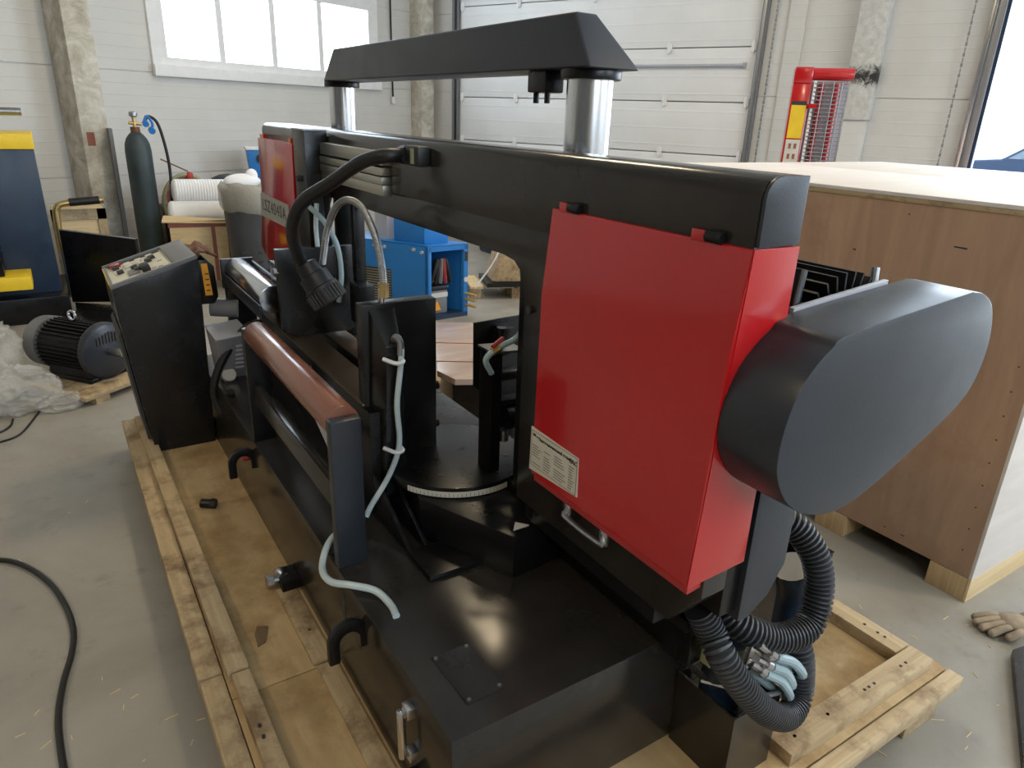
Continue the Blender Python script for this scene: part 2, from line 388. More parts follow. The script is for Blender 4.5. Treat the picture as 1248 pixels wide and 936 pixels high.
# cable hoist chains beside the doors
def chain(b, z0, z1):
    m = RM(); n = int((z1-z0)/.045)
    for i in range(n):
        z = z0+i*.045
        m.box(.05, .062, b-.010, b+.010, z, z+.034) if i % 2 else m.box(.045, .067, b-.005, b+.005, z-.006, z+.034)
    return m
chain(b1+.16, .1, 3.7).build('hoist_chain', 'zinc', label='thin hoist chain hanging beside the closed garage door', cat='chain')
chain(GATE[0]-.28, .1, 3.7).build('hoist_chain', 'zinc', label='thin hoist chain hanging beside the open gate', cat='chain')
# open gate: jambs and track
g0, g1, _, gz = GATE
gj = RM(); gj.box(-.2, .03, g0-.09, g0, 0, gz).box(-.2, .03, g1, g1+.1, 0, gz).box(-.2, .03, g0-.09, g1+.1, gz, gz+.1)
gate = gj.build('door_2', 'blue_dark', kind='structure', label='open gateway to the bright yard in the far wall')
RM().box(.03, .09, g0-.14, g0-.10, 0, gz).build('door_track', 'steel_bright', gate, bev=.004)
RM().box(.03, .06, g0-.09, g0-.03, 0, gz).build('door_track', 'zinc', gate, bev=.004)
# concrete columns
def column(a0, a1, b0, b1, label):
    return RM().box(a0, a1, b0, b1, 0, ZC).build('concrete_column', 'column', label=label, cat='column', bev=.012)
cA = column(5.36-.455, 5.36-.205, 0.002, .36, 'rough concrete column standing beside the gas cylinder')
RM().box(5.36-.315, 5.36-.245, .36, .364, 1.24, 1.36).build('red_mark', 'tape', cA)
column(.10, .36, 0.002, .22, 'plain concrete column in the corner between window and garage door')
def sooty():
    m, nt, b = nodes('column_soot'); v = coords(nt, world=True)
    s = nt.nodes.new('ShaderNodeSeparateXYZ'); nt.links.new(v, s.inputs[0])
    n = tex(nt, v, 9, 9, .8, 1.2); n2 = tex(nt, v, 16, 8, .7)
    # distance from the scorched band
    d = nt.nodes.new('ShaderNodeMath'); d.operation = 'SUBTRACT'; nt.links.new(s.outputs[2], d.inputs[0]); d.inputs[1].default_value = 2.13
    ab = nt.nodes.new('ShaderNodeMath'); ab.operation = 'ABSOLUTE'; nt.links.new(d.outputs[0], ab.inputs[0])
    k = nt.nodes.new('ShaderNodeMath'); k.operation = 'MULTIPLY_ADD'; k.inputs[1].default_value = -2.6; nt.links.new(ab.outputs[0], k.inputs[0]); nt.links.new(n, k.inputs[2])
    f = ramp(nt, k.outputs[0], [(.24, (0, 0, 0)), (.40, (1, 1, 1))])
    c = ramp(nt, n2, [(.3, (.44, .43, .40)), (.7, (.66, .65, .62))])
    mx = nt.nodes.new('ShaderNodeMix'); mx.data_type = 'RGBA'; nt.links.new(f, mx.inputs[0]); nt.links.new(c, mx.inputs[6]); mx.inputs[7].default_value = (.03, .028, .026, 1)
    nt.links.new(mx.outputs[2], b.inputs['Base Color']); b.inputs['Roughness'].default_value = .85; MATS['column_soot'] = m
sooty()
c3 = RM().box(.002, .16, 5.87, 6.14, 1.72, ZC).build('concrete_column', 'column_soot', label='pale concrete column scorched black halfway up, beside the red heater', cat='column', bev=.01)
RM().box(.002, .13, 5.86, 6.12, 0, 1.72).build('footing', 'siding', c3, bev=.01)
c4 = RM().box(.002, .022, 5.15, 5.33, 0, ZC).build('concrete_column', 'siding', label='slim wall pilaster behind the red heater', cat='column', bev=.008)
m = RM(); m.tube([(5.36-4.6, .03, 5.4), (5.36-4.6, .03, 3), (5.36-4.61, .03, 1.83)], .012, 8)
cb = m.build('hanging_cable', 'rubber', label='black cable hanging down the wall beside the window', cat='cable')
RM().box(5.36-4.63, 5.36-4.58, .015, .05, 1.74, 1.83).build('socket', 'white', cb, bev=.008)
# --- outside the gate
MB(ROOM).box(-90, -.25, -30, 60, -.2, -.02).build('yard_ground', 'asphalt', kind='structure')
def car():
    c = Vector((22.5, 8.6, -.02)); M = Matrix.Translation(c) @ Matrix.Rotation(math.radians(-70), 4, 'Z')
    t = thing('parked_car', c, 'blue car parked in the bright yard beyond the open gate', 'car')
    prof = [(-2.1, .35), (-2.15, .75), (-1.9, .95), (-1.2, 1.02), (-.55, 1.48), (.9, 1.5), (1.6, 1.05), (2.1, .98), (2.15, .4)]
    MB(M).prism(prof, 'Y', -.85, .85).build('body', 'car_blue', t, bev=.08, seg=3)
    MB(M).prism([(-1.05, 1.04), (-.52, 1.42), (.85, 1.43), (1.4, 1.06)], 'Y', -.862, .862).build('side_window', 'glass_dark', t)
    for x in (-1.35, 1.35):
        for y in (-.78, .78):
            q = MB(M).cyl((x, y-.11, .32), (x, y+.11, .32), .32, 24).build('wheel', 'rubber', t); MB(M).cyl((x, y-.12, .32), (x, y+.12, .32), .2, 20).build('rim', 'zinc', q)
car()
# ================================================================== PALLET
DZ = .15
pal = thing('pallet', (1.08, 2.2, 0), 'long wooden shipping pallet under the black and red band saw', 'pallet')
for x0, x1 in ((.16, .33), (.98, 1.16), (1.83, 2.0)):
    y = .66
    while y < 3.65:
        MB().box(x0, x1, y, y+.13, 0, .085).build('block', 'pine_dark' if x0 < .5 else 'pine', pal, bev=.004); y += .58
for x0, x1 in ((.15, .34), (.97, 1.17), (1.82, 2.02)): MB().box(x0, x1, .645, 3.72, .085, .107).build('runner', 'pine', pal, bev=.003)
for i, (y0, y1) in enumerate(((.68, 1.62), (1.624, 2.70), (2.704, 3.72))):
    MB().box(.20, 2.035, y0, y1, .107, DZ).build('deck_sheet', 'deck', pal, bev=.002)
MB().box(.135, .197, 1.73, 3.74, .107, .158).build('edge_board', 'pine', pal, bev=.003)
MB().hexa([(.140, .70, .107), (.198, .70, .107), (.197, 1.725, .107), (.137, 1.725, .107)], [(.140, .70, .152), (.198, .70, .152), (.197, 1.725, .156), (.137, 1.725, .156)]).build('edge_board', 'pine', pal, bev=.003)
MB().hexa([(.205, 1.69, DZ), (.262, 1.69, DZ), (.245, 3.70, DZ), (.19, 3.70, DZ)], [(.205, 1.69, .192), (.262, 1.69, .192), (.245, 3.70, .186), (.19, 3.70, .186)]).build('border_board', 'pine', pal, bev=.003)
MB().hexa([(.222, .70, DZ), (.270, .70, DZ), (.262, 1.68, DZ), (.214, 1.68, DZ)], [(.222, .70, .184), (.270, .70, .184), (.262, 1.68, .184), (.214, 1.68, .184)]).build('border_board', 'pine', pal, bev=.003)
MB().box(1.915, 1.985, .775, 2.2, DZ, .19).build('border_board', 'pine', pal, bev=.003)
MB().box(1.915, 1.985, 2.21, 3.7, DZ, .19).build('border_board', 'pine', pal, bev=.003)
MB().box(1.33, 1.985, .70, .77, DZ, .19).build('border_board', 'pine_x', pal, bev=.003)
MB().box(.29, 1.11, .705, .772, DZ, .186).build('border_board', 'pine_x', pal, bev=.003)
MB().box(.20, 2.045, .632, .676, .107, .148).build('edge_board', 'pine_x', pal, bev=.003)
MB().box(.432, .488, .95, 1.62, DZ, .160).build('packing_strip', 'pine', pal, bev=.002)
MB().box(.425, .486, 1.63, 2.02, DZ, .162).build('packing_strip', 'pine', pal, bev=.002)
for i in range(22):
    x, y = random.choice([(.235, random.uniform(.8, 3.6)), (random.uniform(1.35, 1.95), .735), (1.95, random.uniform(.8, 2.0)), (.46, random.uniform(1.0, 2.0))])
    z = .162 if x == .46 else .190
    MB().cyl((x, y, z-.012), (x, y, z+.0015), .0045, 8).build('nail', 'ink', pal)
# ================================================================== BAND SAW
saw = thing('band_saw', (.83, 2.0, DZ), 'black and red double column band saw standing on the pallet', 'machine')
XB0, XB1, YB0, YB1, ZB = .50, 1.172, .93, 3.60, .483
base = MB().box(XB0, XB1, YB0, YB1, DZ, ZB).build('base', 'black_warm_reflect', saw, bev=.004)
ip = MB().prism([(.567, 1.159), (.573, .997), (.667, 1.0), (.663, 1.159)], 'Z', ZB, ZB+.003).build('inspection_plate', 'black_warm_reflect', base)
for x, y in ((.575, 1.15), (.581, 1.006), (.658, 1.008), (.655, 1.15)): MB().cyl((x, y, ZB+.003), (x, y, ZB+.0065), .0045, 10).build('screw', 'zinc', base)
def hook(y, z):
    pts = arc(0, 0, .058, 0, 180, 12)+[(-.058, -.03), (-.028, -.03)]+arc(0, 0, .028, 180, 0, 12)+[(.028, -.055), (.058, -.055)]
    # opening downwards, plate stands out from the side of the base
    return MB().prism([(-p[0]*.95+.46-.0, p[1]+z) for p in pts], 'Y', y, y+.022)
hook(1.395, .40).build('lifting_hook', 'black', base, bev=.004); hook(2.50, .40).build('lifting_hook', 'black', base, bev=.004)
g = MB(); g.box(.478, .50, 1.095, 1.125, .40, .43).box(.478, .50, 1.085, 1.115, .285, .31).cyl((.47, 1.107, .29), (.47, 1.112, .42), .010, 10)
g.build('sight_gauge', 'steel_bright', base, bev=.002)
MB().cyl((.50, 1.09, .245), (.462, 1.09, .245), .016, 12).build('drain_plug', 'black', base)
MB().cyl((.50, 2.62, .36), (.478, 2.62, .36), .009, 12).build('indicator_lamp', 'red_dull', base)
for y in (1.545, 1.44):
    n = 8; P = []
    for i in range(n+1): P.append((y+.010+(.006 if i % 2 else 0), .33+.012*i))
    for i in range(n, -1, -1): P.append((y-.010+(.006 if i % 2 else 0), .33+.012*i))
    MB().prism(P, 'X', XB0-.0015, XB0+.001).build('vent_slot', 'ink', base)
# machined bed and support
bed = MB().prism([(.69, 1.41), (.86, 1.41), (.86, 1.55), (.69, 1.55)], 'Z', ZB, ZB+.018).build('bed_foot', 'black', saw, bev=.002)
MB().box(.69, .80, 1.80, 3.05, ZB, .822).build('bed_rail', 'black', saw, bev=.003)
MB().box(.692, .798, 1.86, 3.05, .822, .829).build('bed_way', 'bed_steel', saw, bev=.001)
MB().box(.86, .95, 1.90, 3.05, ZB, .792).build('bed_rail', 'black', saw, bev=.003)
MB().box(.862, .948, 1.96, 3.05, .792, .799).build('bed_way', 'bed_steel', saw, bev=.001)
MB().prism([(1.53, ZB), (1.86, ZB), (1.86, .66)], 'X', .693, .705).build('gusset', 'black', saw, bev=.001)
MB().prism([(1.53, ZB), (1.86, ZB), (1.86, .66)], 'X', .745, .757).build('gusset', 'black', saw, bev=.001)
# swing arm under the turntable, disc, scale
MB().prism([(.76, 1.62), (.891, 1.317), (1.168, 1.345), (1.168, 2.1), (.82, 2.1)], 'Z', ZB, .612).build('turntable_bed', 'black', saw, bev=.004)
disc = MB().cyl((.955, 1.77, .612), (.955, 1.77, .645), .225, 64).build('turntable', 'black', saw, bev=.002)
MB().box(.90, 1.165, 1.80, 2.55, .612, .640).build('turntable_plate', 'charcoal', saw, bev=.003)
sc = MB(); A = arc(.955, 1.77, .2275, 205, 285, 20)
sc._a([(x, y, .616) for x, y in A]+[(x, y, .634) for x, y in A], [(i, i+1, 22+i, 21+i) for i in range(20)])
sc.build('angle_scale', 'label_white', disc)
tk = MB()
for i in range(25):
    a = math.radians(207+i*3.1); r = .2282; h = .010 if i % 5 else .014; c, s = math.cos(a), math.sin(a); tx, ty = -s*.0006, c*.0006; x, y = .955+r*c, 1.77+r*s
    tk._a([(x-tx, y-ty, .617), (x+tx, y+ty, .617), (x+tx, y+ty, .617+h), (x-tx, y-ty, .617+h)], [(0, 1, 2, 3)])
tk.build('scale_marks', 'ink', disc)
for x, y in ((1.01, 1.60), (.85, 1.66), (1.09, 1.68)): MB().cyl((x, y, .645), (x, y, .6465), .008, 12).build('disc_bolt', 'ink', disc)
MB().box(1.0, 1.10, 1.36, 1.43, .612, .622).build('stop_block', 'charcoal', saw, bev=.002)
MB().prism([(.905, 1.345), (.955, 1.345), (.93, 1.375)], 'Z', .612, .616).build('index_pointer', 'label_white', saw)
MB().prism([(1.02, 1.49), (1.035, 1.50), (1.07, 1.40), (1.06, 1.395)], 'Z', .645, .650).build('index_pointer', 'label_white', saw)
# fixed vice jaw
jaw = MB().box(.700, .935, 1.855, 1.905, .63, 1.130).build('fixed_jaw', 'black', saw, bev=.003)
nose = [(.716, .55), (.790, .55), (.790, 1.055), (.772, 1.10), (.745, 1.128), (.716, 1.128)]
MB().hexa([(.722, 1.765, .56), (.790, 1.765, .56), (.800, 1.855, .56), (.705, 1.855, .56)], [(.734, 1.765, 1.03), (.780, 1.765, 1.03), (.800, 1.855, 1.118), (.72, 1.855, 1.118)]).build('jaw_nose', 'charcoal', jaw, bev=.003)
for x, z in ((.71, .74), (.71, .66)): MB().cyl((x, 1.855, z), (x, 1.842, z), .012, 6).build('bolt', 'zinc', jaw)
for z in (.84, .71): MB().cyl((.935, 1.88, z), (.952, 1.88, z), .014, 12).build('bolt', 'black', jaw)
# coolant tube on the jaw
tb = MB(); tb.tube([(.765, 1.752, 1.06), (.768, 1.740, 1.03), (.765, 1.742, .97), (.752, 1.742, .86), (.757, 1.742, .76), (.748, 1.742, .70), (.715, 1.742, .63), (.66, 1.735, .56), (.64, 1.73, .53)], .0085, 10)
tub = tb.build('coolant_tube', 'tube_clear', saw)
for z in (.99, .715):
    c = (.757 if z > .9 else .75)
    MB().tube([(c-.035, 1.762, z+.008), (c-.01, 1.733, z), (c+.012, 1.731, z+.002), (c+.014, 1.755, z+.006)], .006, 6).build('cable_tie', 'white', tub)
MB().tube([(.757, 1.764, 1.05), (.757, 1.746, 1.062), (.766, 1.741, 1.045), (.766, 1.741, 1.01)], .010, 8).build('elbow', 'zinc', tub)
# flexible metal hose from jaw top over to the lamp
fx = MB().tube([atY(467, 352, 1.88), atY(466, 330, 1.90), atY(458, 290, 1.95), atY(442, 255, 2.03), atY(425, 244, 2.10), atY(410, 252, 2.17), atY(399, 280, 2.24), atY(393, 322, 2.28)], .0115, 10, rib=.12, ribstep=.006).build('metal_hose', 'zinc', saw)
MB().cyl(atY(467, 345, 1.88), atY(467, 362, 1.88), .016, 6).build('hose_nut', 'brass', fx)
MB().cyl((.772, 1.88, 1.130), (.775, 1.88, 1.17), .012, 12).build('hose_nut', 'steel_bright', fx)
MB().box(.775, .779, 1.865, 1.870, 1.14, 1.165).build('marking', 'red_dull', fx)
# work lamp with its black cable
cv = MB().tube([atX(494, 190, .875), atY(470, 190, 1.92), atY(440, 198, 2.0), atY(402, 224, 2.1), atY(372, 243, 2.16), atY(359, 264, 2.2), atY(357, 290, 2.24), atY(368, 322, 2.28)], .020, 14).build('lamp_cable', 'rubber', saw)
pa, pb = atY(371, 320, 2.28), atY(403, 368, 2.22)
lampo = MB().lathe(pa, pb, [(0, .020), (.05, .036), (.30, .039), (.32, .049), (.60, .051), (.62, .056), (1, .058)], 28).build('work_lamp', 'rubber', saw)
d = (pb-pa)
ridg = MB()
for i in range(28):
    a = 2*math.pi*i/28; z = d.normalized(); x = Vector((0, 0, 1)).cross(z).normalized(); y = z.cross(x); o = x*math.cos(a)+y*math.sin(a)
    ridg.cyl(pa+d*.70+o*.058, pa+d*.99+o*.058, .0035, 6)
ridg.build('grip_ridges', 'rubber', lampo)
cn = MB().box(.862, .90, 1.815, 1.905, 1.508, 1.562).build('connector', 'rubber', saw, bev=.008)
MB().cyl((.875, 1.90, 1.535), (.875, 1.945, 1.533), .026, 8).build('gland', 'rubber', cn)
MB().box(.858, .863, 1.84, 1.855, 1.515, 1.555).build('connector_tag', 'olive', cn)
# moving jaw
mj = MB().prism([(.672, .86), (.665, 1.165), (.985, 1.165), (.99, .86), (.93, .83), (.72, .83)], 'Y', 2.60, 2.63).build('moving_jaw', 'charcoal', saw, bev=.003)
MB().box(.74, .95, 2.63, 3.0, .83, 1.05).build('jaw_slide', 'black', saw, bev=.004)
MB().cyl((.655, 2.615, 1.08), (.672, 2.615, 1.08), .016, 6).build('bolt', 'zinc', mj)
# roller stand
rs0, rs1 = 1.585, 2.49
for y in (rs0, rs1):
    p = MB().box(.503, .585, y, y+.035, ZB, .915).build('roller_post', 'charcoal_blue' if y == rs0 else 'black', saw, bev=.004)  # near post coloured as catching daylight, far post plain black
MB().cyl((.548, rs0+.036, .895), (.548, rs1-.001, .895), .046, 36).build('feed_roller', 'brown_roller', saw, bev=.004)
MB().cyl((.548, rs0+.030, .895), (.548, rs1+.005, .895), .018, 16).build('roller_shaft', 'ink', saw)
MB().hexa([(.512, rs0+.035, .645), (.54, rs0+.035, .645), (.54, rs1, .645), (.512, rs1, .645)], [(.524, rs0+.035, .70), (.552, rs0+.035, .70), (.552, rs1, .70), (.524, rs1, .70)]).build('cross_bar', 'black_warm_reflect', saw, bev=.003)
MB().prism([(1.66, .80), (1.92, .80), (2.02, .85), (1.66, .85)], 'X', .556, .560).build('packing_paper', 'rust_paper', saw)
MB().prism([(1.66, .74), (1.80, .74), (1.95, .81), (1.66, .81)], 'X', .562, .566).build('packing_paper', 'grey_light', saw)
# far steel roller in its frame
MB().cyl((.695, 2.80, .932), (.695, 3.42, .932), .056, 36).build('feed_roller', 'steel_y', saw, bev=.003)
MB().box(.625, .77, 3.42, 3.44, .85, .985).build('roller_frame', 'charcoal_blue', saw, bev=.003)
MB().box(.628, .636, 2.75, 3.42, .87, .925).build('roller_frame', 'charcoal_blue', saw, bev=.002)
MB().box(.755, .765, 2.75, 3.42, .86, .975).build('roller_frame', 'charcoal_blue', saw, bev=.002)
MB().box(.63, .75, 3.36, 3.42, ZB, .86).build('roller_post', 'black', saw, bev=.003)
# bow: beam, web, end post
YN, YF = .712, 3.58
pr = [(.902, 1.412), (.902, 1.545)]+[(.902+.033-.033*math.cos(t), 1.545+.033*math.sin(t)) for t in (.3, .6, .9, 1.2, 1.57)]+[(.998, 1.578), (.998, 1.412)]
MB().prism(pr, 'Y', YN, YF).build('bow_beam', 'black_warm_reflect', saw, bev=.002)
MB().prism([(p[0]+.002, max(p[1], 1.472)) for p in pr], 'Y', YN-.008, YN-.0005).build('beam_end_plate', 'charcoal_blue', saw, bev=.0015)
web = [(.725, 1.411), (3.55, 1.411), (3.55, .93), (2.98, .93), (2.95, 1.25), (2.90, 1.305), (2.84, 1.328), (1.47, 1.328), (1.42, 1.322), (1.395, 1.305), (1.378, 1.275), (1.368, 1.23), (1.368, .70), (.80, .70), (.725, .80)]
MB().prism(web, 'X', .925, .990).build('bow_web', 'black_warm_reflect', saw, bev=.003)
MB().cyl((.924, 1.34, 1.22), (.918, 1.34, 1.22), .010, 12).build('web_bolt', 'ink', saw)
# guide rail on the beam
for i, (z0, z1, x) in enumerate(((1.492, 1.532, .872), (1.462, 1.486, .868), (1.435, 1.459, .868), (1.402, 1.434, .872))):
    MB().box(x, .902, 2.085, 2.66, z0, z1).build('guide_rail', 'rail_steel', saw, bev=.002)
gb = MB().box(.815, .90, 2.66, 2.80, 1.13, 1.572).build('guide_arm', 'black', saw, bev=.004)
MB().box(.812, .902, 2.658, 2.802, 1.572, 1.577).build('arm_cap', 'grey_light', gb)
MB().cyl((.815, 2.73, 1.40), (.80, 2.73, 1.40), .012, 6).build('bolt', 'ink', gb)
MB().hexa([(.83, 2.62, 1.08), (.87, 2.62, 1.08), (.87, 2.66, 1.08), (.83, 2.66, 1.08)], [(.83, 2.66, 1.42), (.87, 2.66, 1.42), (.87, 2.70, 1.42), (.83, 2.70, 1.42)]).build('guide_strut', 'charcoal', gb)
tbx = MB().tube([atY(377, 252, 2.55), atY(395, 270, 2.52), atY(411, 300, 2.5), atY(416, 335, 2.5), atY(413, 368, 2.5)], .0095, 10).build('coolant_tube', 'tube_blue', saw)
MB().tube([atY(386, 248, 2.62), atY(385, 275, 2.62), atY(387, 300, 2.62), atY(388, 325, 2.64)], .009, 8).build('coolant_tube', 'tube_clear', saw)
MB().box(.93, .97, 2.50, 2.54, 1.0, 1.33).build('guide_bracket', 'charcoal', saw, bev=.003)
MB().box(.90, .96, 2.40, 2.50, .90, 1.05).build('guide_block', 'black', saw, bev=.004)
# near wheel cover (red) with fold, side panel, hinges, rating plate, handle
XC = .880
cov = thing('wheel_cover_root', (0, 0, 0), None, None); bpy.data.objects.remove(cov)
m = MB()
yl, yr, zt, zf, zb = 1.228, .703, 1.470, 1.285, .842
ybl, ybr = 1.240, .727
fr = [(XC+.012, yl, zt), (XC+.012, yr, zt), (XC-.001, .709, zf), (XC, ybr, zb), (XC, ybl, zb), (XC-.003, 1.232, zf)]
bk = [(XC+.11, p[1], p[2]) for p in fr]
m._a(fr+bk, [(0, 1, 2, 5), (5, 2, 3, 4), (6, 11, 8, 7), (11, 10, 9, 8), (0, 6, 7, 1), (1, 7, 8, 2), (2, 8, 9, 3), (3, 9, 10, 4), (4, 10, 11, 5), (5, 11, 6, 0)])
cover = m.build('wheel_cover', 'red', saw, bev=.0025, ang=8)
m = MB(); m.hexa([(XC+.005, .728, zb-.018), (XC+.08, .735, zb-.018), (XC+.08, ybl-.004, zb-.018), (XC+.005, ybl-.004, zb-.018)], [(XC+.005, .728, zb), (XC+.08, .735, zb), (XC+.08, ybl-.004, zb), (XC+.005, ybl-.004, zb)])
m.build('cover_lip', 'red_dull', cover, bev=.001)
m = MB(); sp = [(XC-.0005, ybr-.0005, zb-.001), (1.022, .718, .858), (.998, .702, 1.470), (XC+.0115, yr-.0005, zt+.001)]; m.hexa([(a, b-.002, c) for a, b, c in sp], sp)
m.build('side_panel', 'red', cover, bev=.0008)
for y in (1.17, .80):
    tb_ = MB().box(.890, .897, y, y+.032, 1.466, 1.486).build('hinge_tab', 'red', cover, bev=.001)
    MB().cyl((.892, y-.034, 1.478), (.892, y-.002, 1.478), .0105, 14).box(.892, .904, y-.030, y-.006, 1.468, 1.488).build('hinge', 'black', cover, bev=.001)
rp = MB().hexa([(XC-.0025, 1.247, .853), (XC-.0025, 1.060, .866), (XC+.001, 1.060, .866), (XC+.001, 1.247, .853)], [(XC-.0025, 1.245, .965), (XC-.0025, 1.064, .960), (XC+.001, 1.064, .960), (XC+.001, 1.245, .965)]).build('rating_plate', 'label_white', cover)
XT = XC-.0031
def plane_x(y, z, x=XT): # text facing -X, reading towards -Y
    return Matrix(((0, 0, -1, x), (-1, 0, 0, y), (0, 1, 0, z), (0, 0, 0, 1)))
text('plate_text', 'Ленточнопильный станок', .0105, plane_x(1.148, .945), 'ink', cover, kindbold=.0001)
text('plate_text', 'EAC', .015, plane_x(1.079, .943), 'ink', cover, kindbold=.0003)
ln = MB()
def strip(y0, y1, z, h): ln._a([(XT, y0, z), (XT, y1, z), (XT, y1, z+h), (XT, y0, z+h)], [(0, 1, 2, 3)])
for (y0, y1, z, h) in ((1.242, 1.066, .957, .0012), (1.242, 1.064, .8675, .0012)): strip(y0, y1, z, h)
for y in (1.242, 1.0665): strip(y, y-.0012, .868, .089)
strip(1.236, 1.224, .945, .007); strip(1.222, 1.214, .945, .004)
rng = random.Random(2)
for r in range(9):
    z = .928-r*.0066
    for a, b in ((1.236, 1.200), (1.190, 1.160), (1.150, 1.100), (1.094, 1.072)):
        if rng.random() < .9: strip(a, a-(a-b)*rng.uniform(.55, 1), z, .0018)
ln.build('plate_print', 'ink', cover, flat=True)
for y in (1.10, .968): MB().box(.893, .90, y, y+.025, .785, .826).build('handle_foot', 'steel_bright', cover, bev=.001)
MB().tube([(.912, 1.112, .83), (.895, 1.112, .80), (.89, 1.108, .786), (.89, .985, .786), (.895, .98, .80), (.912, .98, .83)], .007, 8, sub=4).build('handle', 'zinc', cover)
# lower bow beam below the cover
MB().box(1.02, 1.165, .825, 1.60, .605, .635).build('lower_beam', 'black', saw, bev=.002)
MB().box(1.06, 1.165, .84, 1.36, ZB, .605).build('beam_foot', 'black', saw, bev=.002)
MB().box(.95, 1.15, .86, 1.36, .635, .80).build('lower_housing', 'black', saw, bev=.003)
# end post of the bow under the belt guard
MB().prism([(1.045, 1.30), (1.168, 1.30), (1.168, .80), (1.13, .735), (1.075, .70), (1.045, .70)], 'Y', .722, .80).build('bow_post', 'charcoal_blue', saw, bev=.002)
MB().box(1.0, 1.05, .735, .86, .72, 1.2).build('bow_post_side', 'black', saw, bev=.002)
MB().box(1.10, 1.165, .81, .92, .483, .80).build('post_bracket', 'olive', saw, bev=.002)
# belt guard
gp = [(1.361, 1.384), (1.41, 1.374), (1.454, 1.342), (1.479, 1.271), (1.463, 1.195), (1.41, 1.146), (1.285, 1.087), (1.171, 1.040), (1.079, 1.021), (.994, 1.037), (.93, 1.076), (.891, 1.130), (.881, 1.176), (.886, 1.227), (.9, 1.268), (.923, 1.303), (.964, 1.335), (1.019, 1.355)]
gs = [Vector((x, 0, z)) for x, z in gp]; gl = spline(gs+[gs[0]], 5)[:-1]
gd = MB().prism([(v.x, v.z) for v in gl], 'Y', .59, .712).build('belt_guard', 'charcoal_blue', saw, bev=.003, ang=40)
MB().hexa([(1.03, .712, 1.352), (1.30, .712, 1.376), (1.30, .722, 1.376), (1.03, .722, 1.352)], [(1.03, .712, 1.362), (1.30, .712, 1.386), (1.30, .722, 1.386), (1.03, .722, 1.362)]).build('guard_flange', 'grey_light', gd, bev=.001)
# motor behind the guard
MC = (1.222, 1.25)
mo = MB().cyl((MC[0], .726, MC[1]), (MC[0], .99, MC[1]), .118, 40).build('drive_motor', 'black_matt', saw)
fb = MB()
for i in range(34):
    a = 2*math.pi*i/34; c, s = math.cos(a), math.sin(a); t = .0022
    q = [(MC[0]+c*.116-s*t, MC[1]+s*.116+c*t), (MC[0]+c*.152-s*t, MC[1]+s*.152+c*t), (MC[0]+c*.152+s*t, MC[1]+s*.152-c*t), (MC[0]+c*.116+s*t, MC[1]+s*.116-c*t)]
    MB().prism(q, 'Y', .74, .985).build('fin', 'black_matt', mo)
MB().cyl((MC[0], .986, MC[1]), (MC[0], 1.05, MC[1]), .154, 40).build('fan_cowl', 'charcoal_blue', mo, bev=.006)
MB().box(1.0, 1.2, .74, .99, .98, 1.13).build('motor_plate', 'black', mo, bev=.004)
MB().cyl((1.055, .735, 1.33), (1.085, .75, 1.415), .011, 12).build('tension_bolt', 'black', mo)
MB().cyl((1.05, .732, 1.325), (1.056, .735, 1.345), .017, 6).build('nut', 'zinc', mo)
MB().cyl((1.318, .75, 1.36), (1.322, .755, 1.40), .008, 10).build('eye_bolt', 'zinc', mo)
# columns, sleeves, yoke
for y, nm in ((1.475, 'near'), (3.205, 'far')):
    c = MB().cyl((1.165, y, .64), (1.165, y, 1.742), .057, 48).build('column', 'steel_bright', saw)
    MB().cyl((1.165, y, .64), (1.165, y, 1.36), .064, 32).build('column_sleeve', 'black_matt', c)
    MB().cyl((1.165, y, 1.735), (1.165, y, 1.758), .075, 40).build('column_flange', 'black', c, bev=.003)
MB().box(1.06, 1.168, 3.10, 3.31, ZB, .64).build('column_foot', 'black', saw, bev=.004)
MB().hexa([(1.088, 1.385, 1.757), (1.245, 1.385, 1.757), (1.245, 3.225, 1.757), (1.088, 3.225, 1.757)], [(1.095, 1.462, 1.878), (1.162, 1.462, 1.878), (1.162, 3.10, 1.878), (1.095, 3.10, 1.878)]).build('yoke', 'charcoal_blue', saw, bev=.008, seg=3)
cy = MB().box(1.10, 1.16, 1.575, 1.655, 1.705, 1.757).build('limit_block', 'black', saw, bev=.006)
for y in (1.59, 1.64): MB().cyl((1.12, y, 1.68), (1.12, y, 1.706), .008, 10).build('pin', 'black', cy)
MB().hexa([(.998, 1.36, .64), (1.11, 1.36, .64), (1.11, 1.5, .64), (.998, 1.5, .64)], [(.998, 1.36, 1.40), (1.10, 1.42, 1.40), (1.10, 1.53, 1.40), (.998, 1.5, 1.40)]).build('bow_carriage', 'black', saw, bev=.004)
# blade guide near the cover
MB().prism([(1.010, .868), (1.008, 1.070), (1.20, 1.076), (1.22, .735), (1.15, .735)], 'Y', 1.75, 1.757).build('guide_shield', 'black', saw, bev=.001)
gbk = MB().box(.982, 1.016, 1.60, 1.67, .645, 1.022).build('guide_block', 'black', saw, bev=.002)
MB().hexa([(.98, 1.598, 1.022), (1.09, 1.598, 1.012), (1.09, 1.68, 1.012), (.98, 1.68, 1.022)], [(.98, 1.598, 1.028), (1.09, 1.598, 1.02), (1.09, 1.68, 1.02), (.98, 1.68, 1.028)]).build('guide_cap', 'zinc', gbk)
MB().cyl((1.035, 1.64, 1.025), (1.035, 1.64, 1.075), .010, 10).cyl((1.035, 1.64, 1.07), (1.035, 1.64, 1.082), .014, 10).build('valve_stem', 'black', gbk)
tb2 = MB().tube([atY(599, 455, 1.585), atY(592, 440, 1.58), atY(599, 430, 1.575), atY(612, 421, 1.57), atY(628, 413, 1.56), atY(637, 398, 1.54), atY(640, 360, 1.52), atY(637, 330, 1.50)], .0085, 10).build('coolant_tube', 'tube_blue', saw)
